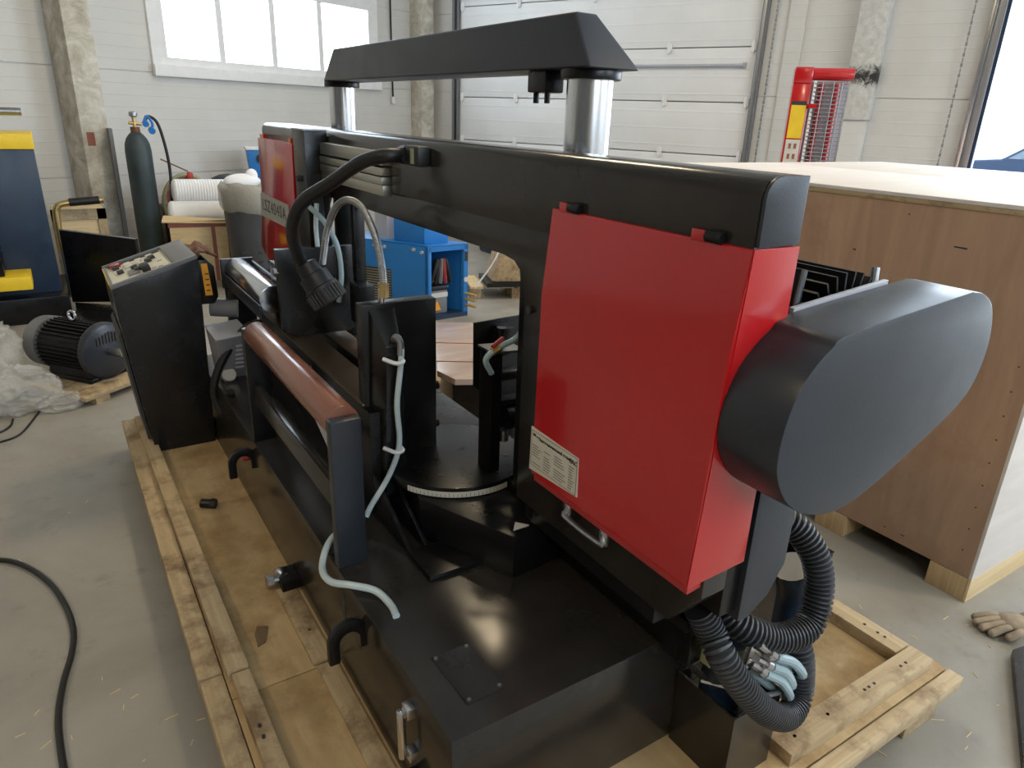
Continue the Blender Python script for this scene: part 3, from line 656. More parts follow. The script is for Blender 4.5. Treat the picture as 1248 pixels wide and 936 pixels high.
MB().cyl(atY(600, 429, 1.574), atY(609, 423, 1.572), .013, 8).build('tube_fitting', 'brass', tb2)
MB().cyl(atY(600, 423, 1.57), atY(613, 412, 1.58), .006, 8).build('valve_lever', 'red_dull', tb2)
MB().prism([(1.065, .97), (1.075, 1.055), (1.12, 1.055), (1.105, .97)], 'Y', 1.70, 1.75).build('guide_wedge', 'black', saw, bev=.002)
MB().cyl((1.03, 1.66, .93), (1.10, 1.66, .93), .022, 16).build('guide_pin', 'black', saw)
MB().cyl((1.05, 1.64, .80), (1.10, 1.64, .80), .040, 20).build('guide_bearing', 'black', saw)
for x in (1.04, 1.085): MB().cyl((x, 1.62, .735), (x, 1.62, .77), .016, 14).build('guide_roller', 'zinc', saw)
MB().box(1.016, 1.16, 1.62, 1.66, .845, .862).build('guide_link', 'charcoal', saw, bev=.002)
# coolant tank with pump, big corrugated hoses, manifold
tk_ = MB(); t = .006; X0, X1, Y0, Y1, Z0, Z1 = 1.135, 1.300, .745, .925, DZ, .368
tk_.box(X0, X0+t, Y0, Y1, Z0, Z1).box(X1-t, X1, Y0, Y1, Z0, Z1).box(X0+t, X1-t, Y0, Y0+t, Z0, Z1).box(X0+t, X1-t, Y1-t, Y1, Z0, Z1).box(X0+t+.001, X1-t-.001, Y0+t+.001, Y1-t-.001, Z0+.001, Z0+.17)
tank = tk_.build('coolant_tank', 'black_warm_reflect', saw)
pm = MB().lathe((1.20, .845, .32), (1.20, .845, .545), [(0, .05), (.55, .05), (.6, .055), (.62, .058)], 24).build('pump', 'blue_dark', tank)
MB().lathe((1.165, .82, .47), (1.165, .82, .56), [(0, .046), (.35, .05), (.5, .05), (.75, .038), (1, .026)], 24).build('pump_cap', 'olive', tank, bev=.002)
MB().lathe((1.165, .82, .535), (1.165, .82, .58), [(0, .045), (.6, .043), (1, .02)], 24).build('pump_head', 'blue_dark', tank)
MB().cyl((1.165, .82, .578), (1.165, .82, .590), .014, 12).build('filler_cap', 'grey_light', tank)
cbl = MB()
for k in range(4):
    cbl.tube([(1.14, .93-.02*k, .40), (1.16+.02*k, .83-.02*k, .39), (1.20+.02*k, .80, .40+.01*k), (1.26, .83, .36)], .006, 6)
cbl.build('tank_cables', 'rubber', tank)
MB().tube([(1.145, .86, .385), (1.17, .80, .40), (1.215, .765, .385), (1.26, .77, .36)], .004, 6).build('tank_wire', 'white', tank)
HA = [atY(852, 742, .80), atY(866, 770, .78), atY(880, 800, .745), atY(905, 838, .72), atY(935, 868, .71), atY(960, 872, .715), atY(974, 845, .735), atY(976, 805, .75), atY(972, 785, .765)]
MB().tube(HA, .033, 20, rib=.26, ribstep=.012).build('corrugated_hose', 'hose_grey', saw)
HB = [atY(878, 712, .83), atY(884, 745, .80), atY(912, 768, .76), atY(950, 778, .735), atY(985, 762, .73), atY(998, 722, .745), atY(994, 680, .77), atY(972, 645, .81), atY(950, 630, .84)]
MB().tube(HB, .034, 20, rib=.26, ribstep=.012).build('corrugated_hose', 'hose_grey', saw)
MB().tube([atY(966, 690, .84), atY(972, 720, .83), atY(965, 760, .83)], .05, 16).build('hydraulic_cylinder', 'blue_dark', saw)
cpos = atY(920, 795, .735)
mf = MB().hexa([cpos+Vector((-.028, 0, -.035)), cpos+Vector((.03, 0, -.045)), cpos+Vector((.03, .012, -.045)), cpos+Vector((-.028, .012, -.035))], [cpos+Vector((-.012, 0, .028)), cpos+Vector((.048, 0, .012)), cpos+Vector((.048, .012, .012)), cpos+Vector((-.012, .012, .028))]).build('manifold_plate', 'steel_bright', saw)
for (p, q, e) in (((925, 785), (945, 800), (978, 822)), ((922, 803), (940, 812), (965, 835)), ((915, 808), (932, 820), (962, 848))):
    P0, P1, P2 = atY(*p, .728), atY(*q, .72), atY(*e, .725)
    tb3 = MB().tube([P1, P1.lerp(P2, .5)+Vector((.006, -.004, .010)), P2, P2+Vector((0, .03, -.012)), P1.lerp(P2, .3)+Vector((0, .05, -.02))], .0115, 10).build('clear_tube', 'tube_blue', saw)
    MB().cyl(P0, P1, .009, 8).cyl(P0.lerp(P1, .55), P0.lerp(P1, .85), .014, 10).build('hose_clamp', 'steel', tb3)
MB().tube([atY(918, 850, .75), atY(945, 845, .74), atY(962, 838, .74), atY(965, 822, .75)], .006, 8).build('tank_pipe', 'grey', tank)
# chip tray on the far side
ct = MB(); X0, X1, Y0, Y1, Z0, Z1 = 1.42, 1.90, 1.02, 1.90, DZ, .40; t = .008
ct.box(X0, X0+t, Y0, Y1, Z0, Z1).box(X1-t, X1, Y0, Y1, Z0, Z1).box(X0+t, X1-t, Y0, Y0+t, Z0, Z1).box(X0+t, X1-t, Y1-t, Y1, Z0, Z1).box(X0+t, X1-t, Y0+t, Y1-t, Z0, Z0+t)
ct.box(X0-.002, X1+.002, Y0-.002, Y0+.02, Z1, Z1+.004).box(X1-.02, X1+.002, Y0+.02, Y1, Z1, Z1+.004)
ct.build('chip_tray', 'charcoal', label='open black chip tray on the pallet behind the coolant hoses', cat='tray')
# tube hanging from the roller post over the base edge
MB().tube([(.60, 1.70, .52), (.54, 1.70, .52), (.495, 1.66, .51), (.462, 1.60, .49), (.462, 1.53, .495), (.50, 1.475, .505), (.545, 1.43, .50), (.56, 1.37, .492), (.556, 1.325, .490)], .0095, 10).build('drain_tube', 'tube_clear', saw)
# cable from console to base
MB().tube([atY(322, 392, 3.15), atY(300, 400, 3.15), atY(275, 432, 3.15), atY(262, 465, 3.15), atY(264, 490, 3.15), atY(280, 512, 3.1), (.53, 3.0, .50)], .018, 10).build('control_cable', 'rubber', saw)
# bolts and bracket on the pallet beside the base
ab = MB().box(.44, .50, 1.99, 2.08, .163, .200).build('anchor_bracket', 'black', saw, bev=.003)
MB().cyl((.425, 2.035, .19), (.47, 2.035, .19), .012, 8).build('bolt', 'zinc', ab)
MB().cyl((.405, 2.05, .178), (.43, 2.05, .178), .022, 10).sphere((.45, 2.045, .205), .018, seg=10, rings=6).build('bolt', 'steel', ab)
# loose bolt plug on the deck
MB().cyl((.32, 2.70, DZ+.018), (.355, 2.675, DZ+.018), .018, 12).cyl((.353, 2.676, DZ+.02), (.368, 2.666, DZ+.02), .020, 6).build('loose_bolt', 'rubber', label='black bolt lying loose on the pallet deck', cat='bolt')
MB().prism([(.31, 1.79), (.335, 1.80), (.36, 1.865), (.33, 1.88), (.315, 1.85)], 'Z', DZ, DZ+.004).build('scrap_piece', 'pine_dark', label='flat dark scrap lying on the pallet deck', cat='scrap')
# far red cover
fc = MB().prism([(3.04, 1.510), (3.58, 1.512), (3.60, 1.26), (3.70, .99), (3.60, .94), (3.10, .94), (3.06, 1.26)], 'X', .880, .925).build('wheel_cover', 'red', saw, bev=.003)
for y0, y1 in ((3.50, 3.56), (3.07, 3.10)): MB().box(.885, .90, y0, y1, 1.51, 1.528).build('hinge_tab', 'red', fc)
pl = MB().hexa([(.8775, 3.634, 1.148), (.8775, 3.165, 1.148), (.881, 3.165, 1.148), (.881, 3.634, 1.148)], [(.8775, 3.610, 1.258), (.8775, 3.148, 1.252), (.881, 3.148, 1.252), (.881, 3.610, 1.258)]).build('model_plate', 'label_grey', fc)
text('plate_text', 'LSZ4040A', .078, plane_x(3.392, 1.204, .8770), 'ink', fc, spacing=1.22)
# ================================================================== CONSOLE
con = thing('control_console', (.36, 3.53, DZ), 'black control console with sloped cream key panel on the pallet corner', 'console')
CY0, CY1 = 3.30, 3.74
MB().prism([(.235, DZ), (.172, .80), (.168, .915), (.512, 1.020), (.492, DZ)], 'Y', CY0, CY1).build('body', 'charcoal', con, bev=.003)
MB().prism([(.215, .20), (.166, .70), (.176, .72), (.226, .20)], 'Y', CY0+.05, CY1-.02).build('kick_panel', 'ink', con)
sl = Vector((.512-.168, 0, 1.020-.915)); sl.normalize(); nn = Vector((-sl.z, 0, sl.x))
CM = Matrix(((sl.x, 0, nn.x, .168), (0, 1, 0, CY0), (sl.z, 0, nn.z, .915), (0, 0, 0, 1)))
def cbx(u0, u1, v0, v1, h0, h1): return MB(CM).box(u0, u1, v0, v1, h0, h1)
tp = MB(CM); tp.box(0, .36, 0, .022, 0, .016).box(0, .36, CY1-CY0-.022, CY1-CY0, 0, .016).box(.262, .36, .02, .42, 0, .0155).box(0, .012, .02, .42, 0, .012)
tp.build('panel_frame', 'grey', con, bev=.002)
kp = cbx(.012, .262, .022, .418, 0, .004).build('key_panel', 'panel_cream', con)
cbx(.02, .25, .385, .415, .004, .006).build('display_strip', 'ink', con)
for u, v, c in ((.05, .33, 'ink'), (.06, .22, 'ink'), (.12, .22, 'ink'), (.13, .17, 'rubber'), (.185, .26, 'ink'), (.205, .30, 'ink')):
    cbx(u-.014, u+.014, v-.022, v+.022, .004, .016).build('key', c, con, bev=.003)
for u, v in ((.10, .28), (.14, .29), (.10, .335), (.15, .335), (.20, .345), (.155, .24)):
    cbx(u-.015, u+.015, v-.022, v+.022, .004, .014).build('key', 'label_white', con, bev=.003)
cbx(.085, .13, .10, .19, .004, .010).build('display', 'grey', con)
cbx(.14, .175, .08, .16, .004, .03).build('selector', 'rubber', con, bev=.004)
cbx(.03, .075, .35, .38, .004, .022).build('emergency_key', 'red', con, bev=.004)
for u, v in ((.19, .10), (.215, .09), (.225, .2)): cbx(u-.010, u+.010, v-.006, v+.006, .004, .005).build('print_mark', 'grey', con)
cbx(-.003, .0, .05, .40, -.09, .012).build('front_strip', 'yellow', con)
sb = MB().prism([(.515, .80), (.52, 1.0), (.555, 1.0), (.585, .97), (.59, .83), (.57, .80)], 'Y', 3.36, 3.62).build('side_box', 'black', con, bev=.004)
MB().prism([(.535, .84), (.53, .985), (.556, .985), (.566, .84)], 'Y', 3.357, 3.36).build('warning_label', 'orange', con)
for z in (.86, .885, .91, .935): MB().box(.542, .558, 3.3562, 3.357, z, z+.006).build('label_line', 'leather_brown', con)
# brown rag on the side box
rg = MB(); n = 14
for j in range(n+1):
    for i in range(n+1):
        x = .50+.11*i/n; y = 3.38+.26*j/n; q = noise.noise(Vector((x*40, y*26, 3)))
        rg.v.append(Vector((x, y, 1.004+.030*(1-((i/n-.5)*1.8)**2)+.022*q)))
rg.f = [[j*(n+1)+i, j*(n+1)+i+1, (j+1)*(n+1)+i+1, (j+1)*(n+1)+i] for j in range(n) for i in range(n)]
ro = rg.build('rag', 'leather_brown', label='crumpled brown leather glove or rag lying on the console box', cat='rag', ang=80)
sm = ro.modifiers.new('thick', 'SOLIDIFY'); sm.thickness = .008
# ================================================================== HYDRAULIC UNIT
hy = thing('hydraulic_unit', (.66, 3.42, ZB), 'light grey hydraulic tank with louvred side and motor, behind the brown roller', 'machine part')
MB().hexa([(.535, 3.22, ZB), (.69, 3.22, ZB), (.69, 3.34, ZB), (.535, 3.34, ZB)], [(.515, 3.10, .70), (.65, 3.10, .715), (.65, 3.34, .715), (.515, 3.34, .70)]).build('tank', 'grey_mid', hy, bev=.003)
MB().hexa([(.512, 3.097, .70), (.655, 3.097, .715), (.655, 3.345, .715), (.512, 3.345, .70)], [(.512, 3.097, .705), (.655, 3.097, .72), (.655, 3.345, .72), (.512, 3.345, .705)]).build('lid', 'grey_light', hy)
for k in range(6):
    z = .535+.024*k; y = 3.22-(z-ZB)/(.70-ZB)*.12
    MB().box(.595, .635, y-.006, y+.004, z, z+.010).build('louvre', 'grey_light', hy, bev=.002)
MB().cyl((.565, 3.20, .50), (.565, 3.18, .515), .030, 20).build('filler_disc', 'label_white', hy)
MB().cyl((.555, 3.40, .775), (.67, 3.36, .765), .042, 24).build('pump_motor', 'grey', hy, bev=.006)
MB().box(.535, .585, 3.37, 3.45, .815, .855).build('terminal_box', 'grey_bin', hy, bev=.004)
MB().tube([(.57, 3.41, .85), (.56, 3.41, .885), (.53, 3.41, .87), (.525, 3.41, .80)], .012, 8).build('motor_cable', 'rubber', hy)
# ================================================================== OUTFEED TABLE
ot = thing('outfeed_table', (1.7, 2.95, DZ), 'low black table topped with film wrapped boards behind the turntable', 'table')
an = math.atan2(-.44, .9); TM = Matrix.Translation((1.40, 2.72, 0)) @ Matrix.Rotation(an, 4, 'Z')
poly = [(.06, 0), (.62, 0), (.62, .95), (-.02, .95), (-.02, .12)]
MB(TM).prism(poly, 'Z', .47, .50).build('wrapped_boards', 'wrapped', ot, bev=.003)
MB(TM).prism([(.05, .03), (.58, .03), (.58, .92), (.01, .92), (.01, .13)], 'Z', .165, .469).build('table_frame', 'black', ot)
for u, v in ((.08, .08), (.45, .08), (.08, .80), (.45, .80)): MB(TM).box(u-.025, u+.025, v-.025, v+.025, DZ, .165).build('leg', 'black', ot)
for v, c in ((.25, 'tape'), (.55, 'rust_paper')):
    MB(TM).hexa([(-.02, v, .5003), (.62, v-.05, .5003), (.62, v-.042, .5003), (-.02, v+.008, .5003)], [(-.02, v, .503), (.62, v-.05, .503), (.62, v-.042, .503), (-.02, v+.008, .503)]).build('film_crease', c, ot)
# ================================================================== PLYWOOD CRATE
cr = thing('plywood_crate', (3.75, 1.92, 0), 'large plywood shipping crate with top whitened as if lit beside the band saw', 'crate')
CX0, CX1, CY0_, CY1_, CZ0, CZ1 = 2.65, 4.95, .905, 2.95, .10, 1.43
MB().box(CX0, CX0+.012, CY0_, CY1_, CZ0, CZ1-.03).build('side_panel', 'ply_red', cr, bev=.001)
MB().box(CX0, CX1, CY0_-.012, CY0_, CZ0, CZ1-.03).build('side_panel', 'ply_pale_lit', cr, bev=.001)
MB().box(CX1-.012, CX1, CY0_, CY1_, CZ0, CZ1-.03).build('side_panel', 'ply_red', cr, bev=.001)
MB().box(CX0, CX1, CY1_-.012, CY1_, CZ0, CZ1-.03).build('side_panel', 'ply_red', cr, bev=.001)
MB().box(CX0-.004, CX1+.004, CY0_-.016, CY1_+.004, CZ1-.03, CZ1-.012).build('top_batten', 'pine', cr, bev=.002)
for i in range(2): MB().box(CX0-.006+i*1.152, CX0-.006+i*1.152+1.150, CY0_-.018, CY1_+.006, CZ1-.012, CZ1+.002).build('top_panel', 'ply_pale_lit', cr, bev=.001)
for y0, y1 in ((.905, 1.045), (1.40, 1.54), (1.9, 2.04), (2.4, 2.54), (2.79, 2.93)):
    for x in (2.65, 3.6, 4.7): MB().box(x, x+.22, y0, y1, 0, .098).build('skid_block', 'ply_edge', cr, bev=.002)
MB().box(CX0, CX1, .893, .904, .0, .10).build('skid_board', 'pine_pale', cr, bev=.002)
MB().box(CX0, CX1, 2.94, 2.95, .0, .10).build('skid_board', 'pine_pale', cr, bev=.002)
rng = random.Random(8)
for i in range(26):
    y = rng.uniform(1.0, 2.9) if i > 12 else .95; z = rng.choice([.14, 1.36]) if i > 12 else .2+i*.09
    MB().cyl((CX0+.001, y, z), (CX0-.002, y, z), .0032, 6).build('nail', 'leather_brown', cr)
for y, z, l in ((1.25, 1.27, .045), (1.9, 1.28, .01), (1.62, 1.20, .012)): MB().hexa([(CX0-.001, y, z), (CX0-.001, y-l, z-.002), (CX0+.002, y-l, z-.002), (CX0+.002, y, z)], [(CX0-.001, y, z+.004), (CX0-.001, y-l, z+.004), (CX0+.002, y-l, z+.004), (CX0+.002, y, z+.004)]).build('knot', 'ink', cr)
# ================================================================== INFRARED HEATER
ht = thing('infrared_heater', (5.29, 3.74, 0), 'tall red infrared heater with wire grille behind the plywood crate', 'heater')
HM = Matrix.Translation((5.29, 3.74, 0)) @ Matrix.Rotation(math.radians(-50), 4, 'Z')   # local x to the right of the camera, y away
def hb(*a): return MB(HM).box(*a)
body = hb(-.24, -.10, 0, .22, .12, 1.96).build('housing', 'red', ht, bev=.01)
hb(-.24, -.10, 0, .22, 1.96, 2.08).build('top_cap', 'red', ht, bev=.012)
MB(HM).cyl((-.12, .05, 2.03), (.20, .05, 2.03), .046, 20).build('reflector_tube', 'red', ht, bev=.012)
hb(-.225, -.115, -.004, 0, 1.55, 1.80).build('warning_label', 'yellow', ht)
hb(-.225, -.115, -.0045, 0, 1.80, 1.83).build('label_header', 'ink', ht)
hb(-.225, -.115, -.004, 0, 1.36, 1.54).build('pictogram_label', 'label_white', ht)
for x, z in ((-.19, 1.49), (-.15, 1.49), (-.19, 1.41), (-.15, 1.41)): hb(x-.010, x+.010, -.006, -.004, z-.02, z+.02).build('pictogram', 'tape', ht)
hb(-.225, -.115, -.004, 0, 1.20, 1.34).build('pictogram_label', 'label_white', ht)
hb(-.085, -.065, -.01, .02, .5, 1.98).build('grille_post', 'white', ht); hb(.16, .175, -.01, .02, .5, 1.98).build('grille_post', 'zinc', ht)
hb(-.10, -.04, -.03, .0, 1.78, 1.81).build('grille_clip', 'red', ht)
hb(-.095, .17, .10, .14, .5, 1.98).build('reflector', 'grey_light', ht)
for x in (-.02, .09): MB(HM).cyl((x, .05, .52), (x, .05, 1.97), .022, 14).build('heating_tube', 'red_dull', ht)
for k in range(48): MB(HM).cyl((-.08, -.012, .55+.03*k), (.17, -.012, .55+.03*k), .0045, 6).build('grille_wire', 'zinc', ht)
for x in (-.02, .06, .12): MB(HM).cyl((x, -.02, .52), (x, -.02, 1.97), .004, 6).build('grille_wire', 'zinc', ht)
hb(-.30, .25, -.12, .34, .0, .05).build('foot', 'red_dull', ht, bev=.008); hb(-.22, -.12, .04, .18, .05, .13).build('stem', 'zinc', ht); hb(-.1, .17, .05, .1, .05, .5).build('lower_panel', 'grey_light', ht)
# ================================================================== LEFT BACKGROUND
# second machine (dark blue with yellow trim)
s2 = thing('second_saw', (-.3, 6.9, 0), 'dark blue machine with yellow top cap standing by the left wall', 'machine')
MB().hexa([(-.75, 6.62, .2), (-.01, 6.62, .2), (-.01, 7.2, .2), (-.75, 7.2, .2)], [(-.75, 6.62, 1.285), (-.018, 6.62, 1.285), (-.018, 7.2, 1.285), (-.75, 7.2, 1.285)]).build('cabinet', 'blue_dark', s2, bev=.006)
MB().box(-.76, -.010, 6.60, 7.2, 1.285, 1.395).build('top_cap', 'yellow', s2, bev=.008)
MB().box(-.9, .03, 6.45, 7.3, 0, .2).build('plinth', 'black', s2, bev=.006)
MB().box(-.8, -.19, 6.30, 6.62, .30, .40).build('yellow_bracket', 'yellow', s2, bev=.008)
MB().box(-.8, -.35, 6.35, 6.62, .40, .9).build('side_panel', 'black', s2, bev=.006)
MB().cyl((-.7, 6.75, 1.545), (-.05, 6.75, 1.545), .028, 16).build('cross_tube', 'zinc', s2)
tro = thing('chip_trough', (.25, 6.55, 0), 'black sheet metal trough beside the dark blue machine', 'trough')
a, b = Vector((.045, 6.80, 0)), Vector((.545, 6.42, 0)); nrm = Vector((.62, .78, 0))
def wallp(a, b, az0, az1, bz0, bz1, th, name, mat, off=(0, 0, 0)):
    o = Vector(off); n_ = Vector((b-a)).cross(Vector((0, 0, 1))).normalized()*-th
    q = [a+o, b+o, b+o+n_, a+o+n_]; lo = [az0, bz0, bz0, az0]; hi = [az1, bz1, bz1, az1]
    MB().hexa([p+Vector((0, 0, z)) for p, z in zip(q, lo)], [p+Vector((0, 0, z)) for p, z in zip(q, hi)]).build(name, mat, tro, bev=.002)
wallp(a, b, .06, .655, .10, .61, .012, 'trough_wall', 'black')
wallp(b, b+Vector((.03, .06, 0)), .10, .61, .10, .61, .012, 'trough_wall', 'black')
wallp(a, b, .655, .662, .61, .617, .03, 'trough_rim', 'grey', )
MB().prism([(.06, 6.0), (.45, 5.9), (.53, 6.38), (.06, 6.75)], 'Z', .02, .07).build('trough_floor', 'charcoal', tro, bev=.004)
MB().hexa([(.06, 5.70, .0), (.40, 5.60, .0), (.40, 5.62, .0), (.06, 5.72, .0)], [(.06, 5.72, .16), (.34, 5.64, .12), (.34, 5.66, .12), (.06, 5.74, .16)]).build('trough_lip', 'charcoal', tro)
# yellow crate with handle bar
yc = thing('pale_crate', (.2, 7.45, 0), 'small pale wooden crate behind the black trough', 'crate')
MB().box(.02, .42, 7.35, 7.75, 0, .74).build('box', 'pine_pale', yc, bev=.004)
for x0, x1 in ((.01, .06), (.36, .43)): MB().box(x0, x1, 7.335, 7.35, 0, .75).build('batten', 'pine', yc)
MB().box(.01, .43, 7.335, 7.35, .66, .75).build('batten', 'pine_x', yc)
hb_ = MB().tube([(.05, 7.28, .40), (.05, 7.28, .70), (.07, 7.28, .78), (.14, 7.28, .81), (.42, 7.28, .83)], .028, 12).build('curved_handle', 'brass', label='curved brass pipe with black grip in front of pale crate', cat='handle')
MB().cyl((.16, 7.28, .815), (.39, 7.28, .83), .034, 14).build('grip', 'rubber', hb_)
MB().cyl((.05, 7.28, 0), (.05, 7.28, .42), .024, 12).build('foot_pipe', 'zinc', hb_)
# gas cylinder
gc = thing('gas_cylinder', (.80, 7.72, 0), 'dark green steel gas cylinder beside the concrete column', 'gas cylinder')
B = Vector((.80, 7.72, 0)); T = Vector((.80, 7.72, 1.38))
MB().lathe(B, T, [(0, .10), (.02, .113), (.88, .113), (.925, .106), (.96, .088), (.985, .062), (1, .040)], 36).build('shell', 'cylinder_paint', gc, ang=60)
MB().cyl((.80, 7.72, 1.37), (.80, 7.72, 1.425), .040, 20).build('collar', 'leather_brown', gc)
MB().cyl((.80, 7.72, 1.42), (.80, 7.72, 1.52), .016, 12).cyl((.75, 7.72, 1.46), (.86, 7.72, 1.45), .014, 10).build('valve', 'brass', gc)
MB().lathe((.80, 7.72, 1.51), (.80, 7.72, 1.56), [(0, .02), (.2, .036), (.8, .036), (1, .02)], 12).build('valve_wheel', 'zinc', gc)
rgx = MB().tube([(.90, 7.80, 1.47), (.93, 7.80, 1.52), (1.0, 7.80, 1.47), (1.04, 7.80, 1.3), (1.06, 7.8, 1.05), (1.04, 7.8, .75), (1.02, 7.82, .5)], .014, 10).build('gas_hose', 'rubber', label='black gas hose with blue regulator hanging beside the gas cylinder', cat='hose')
MB().cyl((.90, 7.79, 1.46), (.90, 7.75, 1.45), .028, 20).cyl((.945, 7.79, 1.40), (.945, 7.75, 1.39), .030, 20).tube([(.89, 7.79, 1.47), (.92, 7.79, 1.52), (.96, 7.79, 1.46), (.95, 7.79, 1.40)], .012, 8).build('regulator', 'blue', rgx)
MB().box(.60, .63, 7.95, 8.15, 0, 1.40).build('grey_board', 'grey', label='grey board leaning between the concrete column and cylinder', cat='board')
# red welding cart with hoses
rc = thing('welding_cart', (1.26, 8.15, 0), 'red welding cart with coiled brown hoses behind the foam rolls', 'cart')
MB().box(1.07, 1.40, 8.10, 8.4, .08, .80).build('case', 'red_dull', rc, bev=.02)
MB().box(.98, 1.06, 8.05, 8.35, 0, .66).build('side_case', 'rubber', rc, bev=.02)
for k, (cx, r) in enumerate(((1.20, .20), (1.23, .23), (1.28, .19))):
    MB().tube([(cx+r*math.cos(t), 8.07-.02*k, .68+1.25*r*math.sin(t)) for t in [i*.5236 for i in range(13)]], .02, 8).build('coiled_hose', 'hose_rust' if k != 1 else 'olive', rc)
MB().sphere((1.27, 8.05, .95), .042, 1, .7, 1.1, 14, 8).build('torch_holder', 'red_dull', rc)
MB().cyl((1.26, 8.05, 1.0), (1.02, 8.05, 1.12), .007, 8).build('torch_rod', 'hose_rust', rc)
bgb = MB(); bgb.sphere((1.70, 8.35, .80), .2, 1.2, .7, .75, 16, 8).cyl((1.7, 8.35, 0), (1.7, 8.35, .75), .12, 12); bgb.build('black_bag', 'rubber', label='black bag heaped against the wall behind the foam rolls', cat='bag')
# open crate with foam rolls
oc = thing('taped_crate', (1.15, 7.2, 0), 'pale open crate with brown taped edges beside the grey bin', 'crate')
OM = Matrix.Translation((1.285, 7.30, 0)) @ Matrix.Rotation(math.radians(-8), 4, 'Z')
def ob(*q): return MB(OM).box(*q)
ob(-.36, -.01, 0, .02, .03, .60).build('side', 'pine_pale', oc); ob(-.01, .14, 0, .02, .03, .60).build('side', 'pine_pale', oc)
ob(-.36, .14, .60, .62, .03, .60).build('side', 'pine_pale', oc); ob(-.36, -.34, .02, .60, .03, .60).build('side', 'pine_pale', oc); ob(.12, .14, .02, .60, .03, .60).build('side', 'pine_pale', oc)
ob(-.36, .14, 0, .62, 0, .03).build('bottom', 'pine_x', oc)
ob(-.37, .15, -.004, 0, .55, .61).build('edge_tape', 'tape', oc); ob(.0, .035, -.004, 0, .03, .55).build('edge_tape', 'tape', oc)
MB(OM).hexa([(-.42, -.02, .60), (.15, -.03, .58), (.15, .07, .60), (-.40, .10, .64)], [(-.42, -.02, .612), (.15, -.03, .592), (.15, .07, .612), (-.40, .10, .652)]).build('lid', 'pine_pale', oc)
def foam(x0, z, r, y, label):
    prof = [(0, r*.55), (.015, r*.8), (.04, r*.95)]+[(.06+i*.02, r*(1-.035*(i % 2))) for i in range(46)]+[(.985, r*.9), (1, r*.6)]
    MB().lathe((x0, y, z), (x0+.62, y-.03, z-.01), prof, 28).build('foam_roll', 'white_foam', label=label, cat='foam roll', group='foam rolls on the taped crate')
foam(.96, .67, .105, 7.53, 'white ribbed foam roll lying in the taped crate behind its lid')
foam(1.03, .85, .115, 7.66, 'white ribbed foam roll resting behind and above the lower roll')
# grey bin with bag
bn = thing('waste_bin', (1.615, 6.92, 0), 'grey waste bin lined with a clear bag beside the taped crate', 'bin')
MB().lathe((1.615, 6.92, 0), (1.615, 6.92, .92), [(0, .22), (.02, .235), (.97, .275), (1, .285)], 32).build('body', 'grey_bin', bn)
for z in (.30, .22, .38):
    for i in range(7):
        a = math.radians(-150+i*17); MB().box(1.615+.255*math.cos(a)-.016, 1.615+.255*math.cos(a)+.016, 6.92+.255*math.sin(a)-.01, 6.92+.255*math.sin(a)+.01, z, z+.016).build('vent_slot', 'ink', bn)
bag = MB(); n = 40
prof = [(.74, .280), (.76, .29), (.78, .294), (.82, .300), (.88, .302), (.95, .298), (.99, .27), (.96, .22), (.93, .12), (.96, .02)]
for t, r in prof:
    for i in range(n):
        a = 2*math.pi*i/n; k = 1+.05*noise.noise(Vector((math.cos(a)*4, math.sin(a)*4, t*9))); bag.v.append(Vector((1.615+r*k*math.cos(a), 6.92+r*k*math.sin(a), t+.03*noise.noise(Vector((math.cos(a)*3, math.sin(a)*3, r*9))))))
bag.f = [[j*n+i, j*n+(i+1) % n, (j+1)*n+(i+1) % n, (j+1)*n+i] for j in range(len(prof)-1) for i in range(n)]
bag.build('liner_bag', 'film_bag', bn, ang=80)
MB().sphere((1.53, 6.93, 1.0), .11, 1.5, .7, .62, 18, 10).sphere((1.62, 6.93, 1.05), .06, .9, .7, 1.0, 14, 8).build('foam_scrap', 'white_foam', label='white foam scrap bulging out of the grey bin', cat='foam')
# blue welder on the wall side
bw = thing('blue_power_unit', (2.15, 8.55, 0), 'blue power unit with white edges standing behind the grey bin', 'machine')
MB().hexa([(1.97, 8.45, .87), (2.35, 8.38, .87), (2.40, 8.70, .87), (2.03, 8.76, .87)], [(1.95, 8.45, 1.19), (2.35, 8.38, 1.19), (2.40, 8.70, 1.19), (2.0, 8.76, 1.19)]).build('case', 'blue', bw, bev=.01)
MB().hexa([(1.94, 8.44, 1.19), (2.37, 8.365, 1.19), (2.42, 8.71, 1.19), (1.99, 8.77, 1.19)], [(1.94, 8.44, 1.21), (2.37, 8.365, 1.21), (2.42, 8.71, 1.21), (1.99, 8.77, 1.21)]).build('top_edge', 'white', bw)
MB().hexa([(1.955, 8.44, .84), (2.37, 8.365, .84), (2.42, 8.71, .84), (1.99, 8.77, .84)], [(1.955, 8.44, .87), (2.37, 8.365, .87), (2.42, 8.71, .87), (1.99, 8.77, .87)]).build('bottom_edge', 'white', bw)
MB().cyl((2.085, 8.432, 1.10), (2.08, 8.40, 1.10), .045, 20).build('knob', 'rubber', bw)
MB().cyl((2.11, 8.43, .95), (2.105, 8.40, .95), .022, 14).build('socket', 'white', bw)
MB().hexa([(1.99, 8.47, 0), (2.34, 8.41, 0), (2.38, 8.68, 0), (2.05, 8.73, 0)], [(1.99, 8.47, .84), (2.34, 8.41, .84), (2.38, 8.68, .84), (2.05, 8.73, .84)]).build('cart', 'grey', bw, bev=.01)
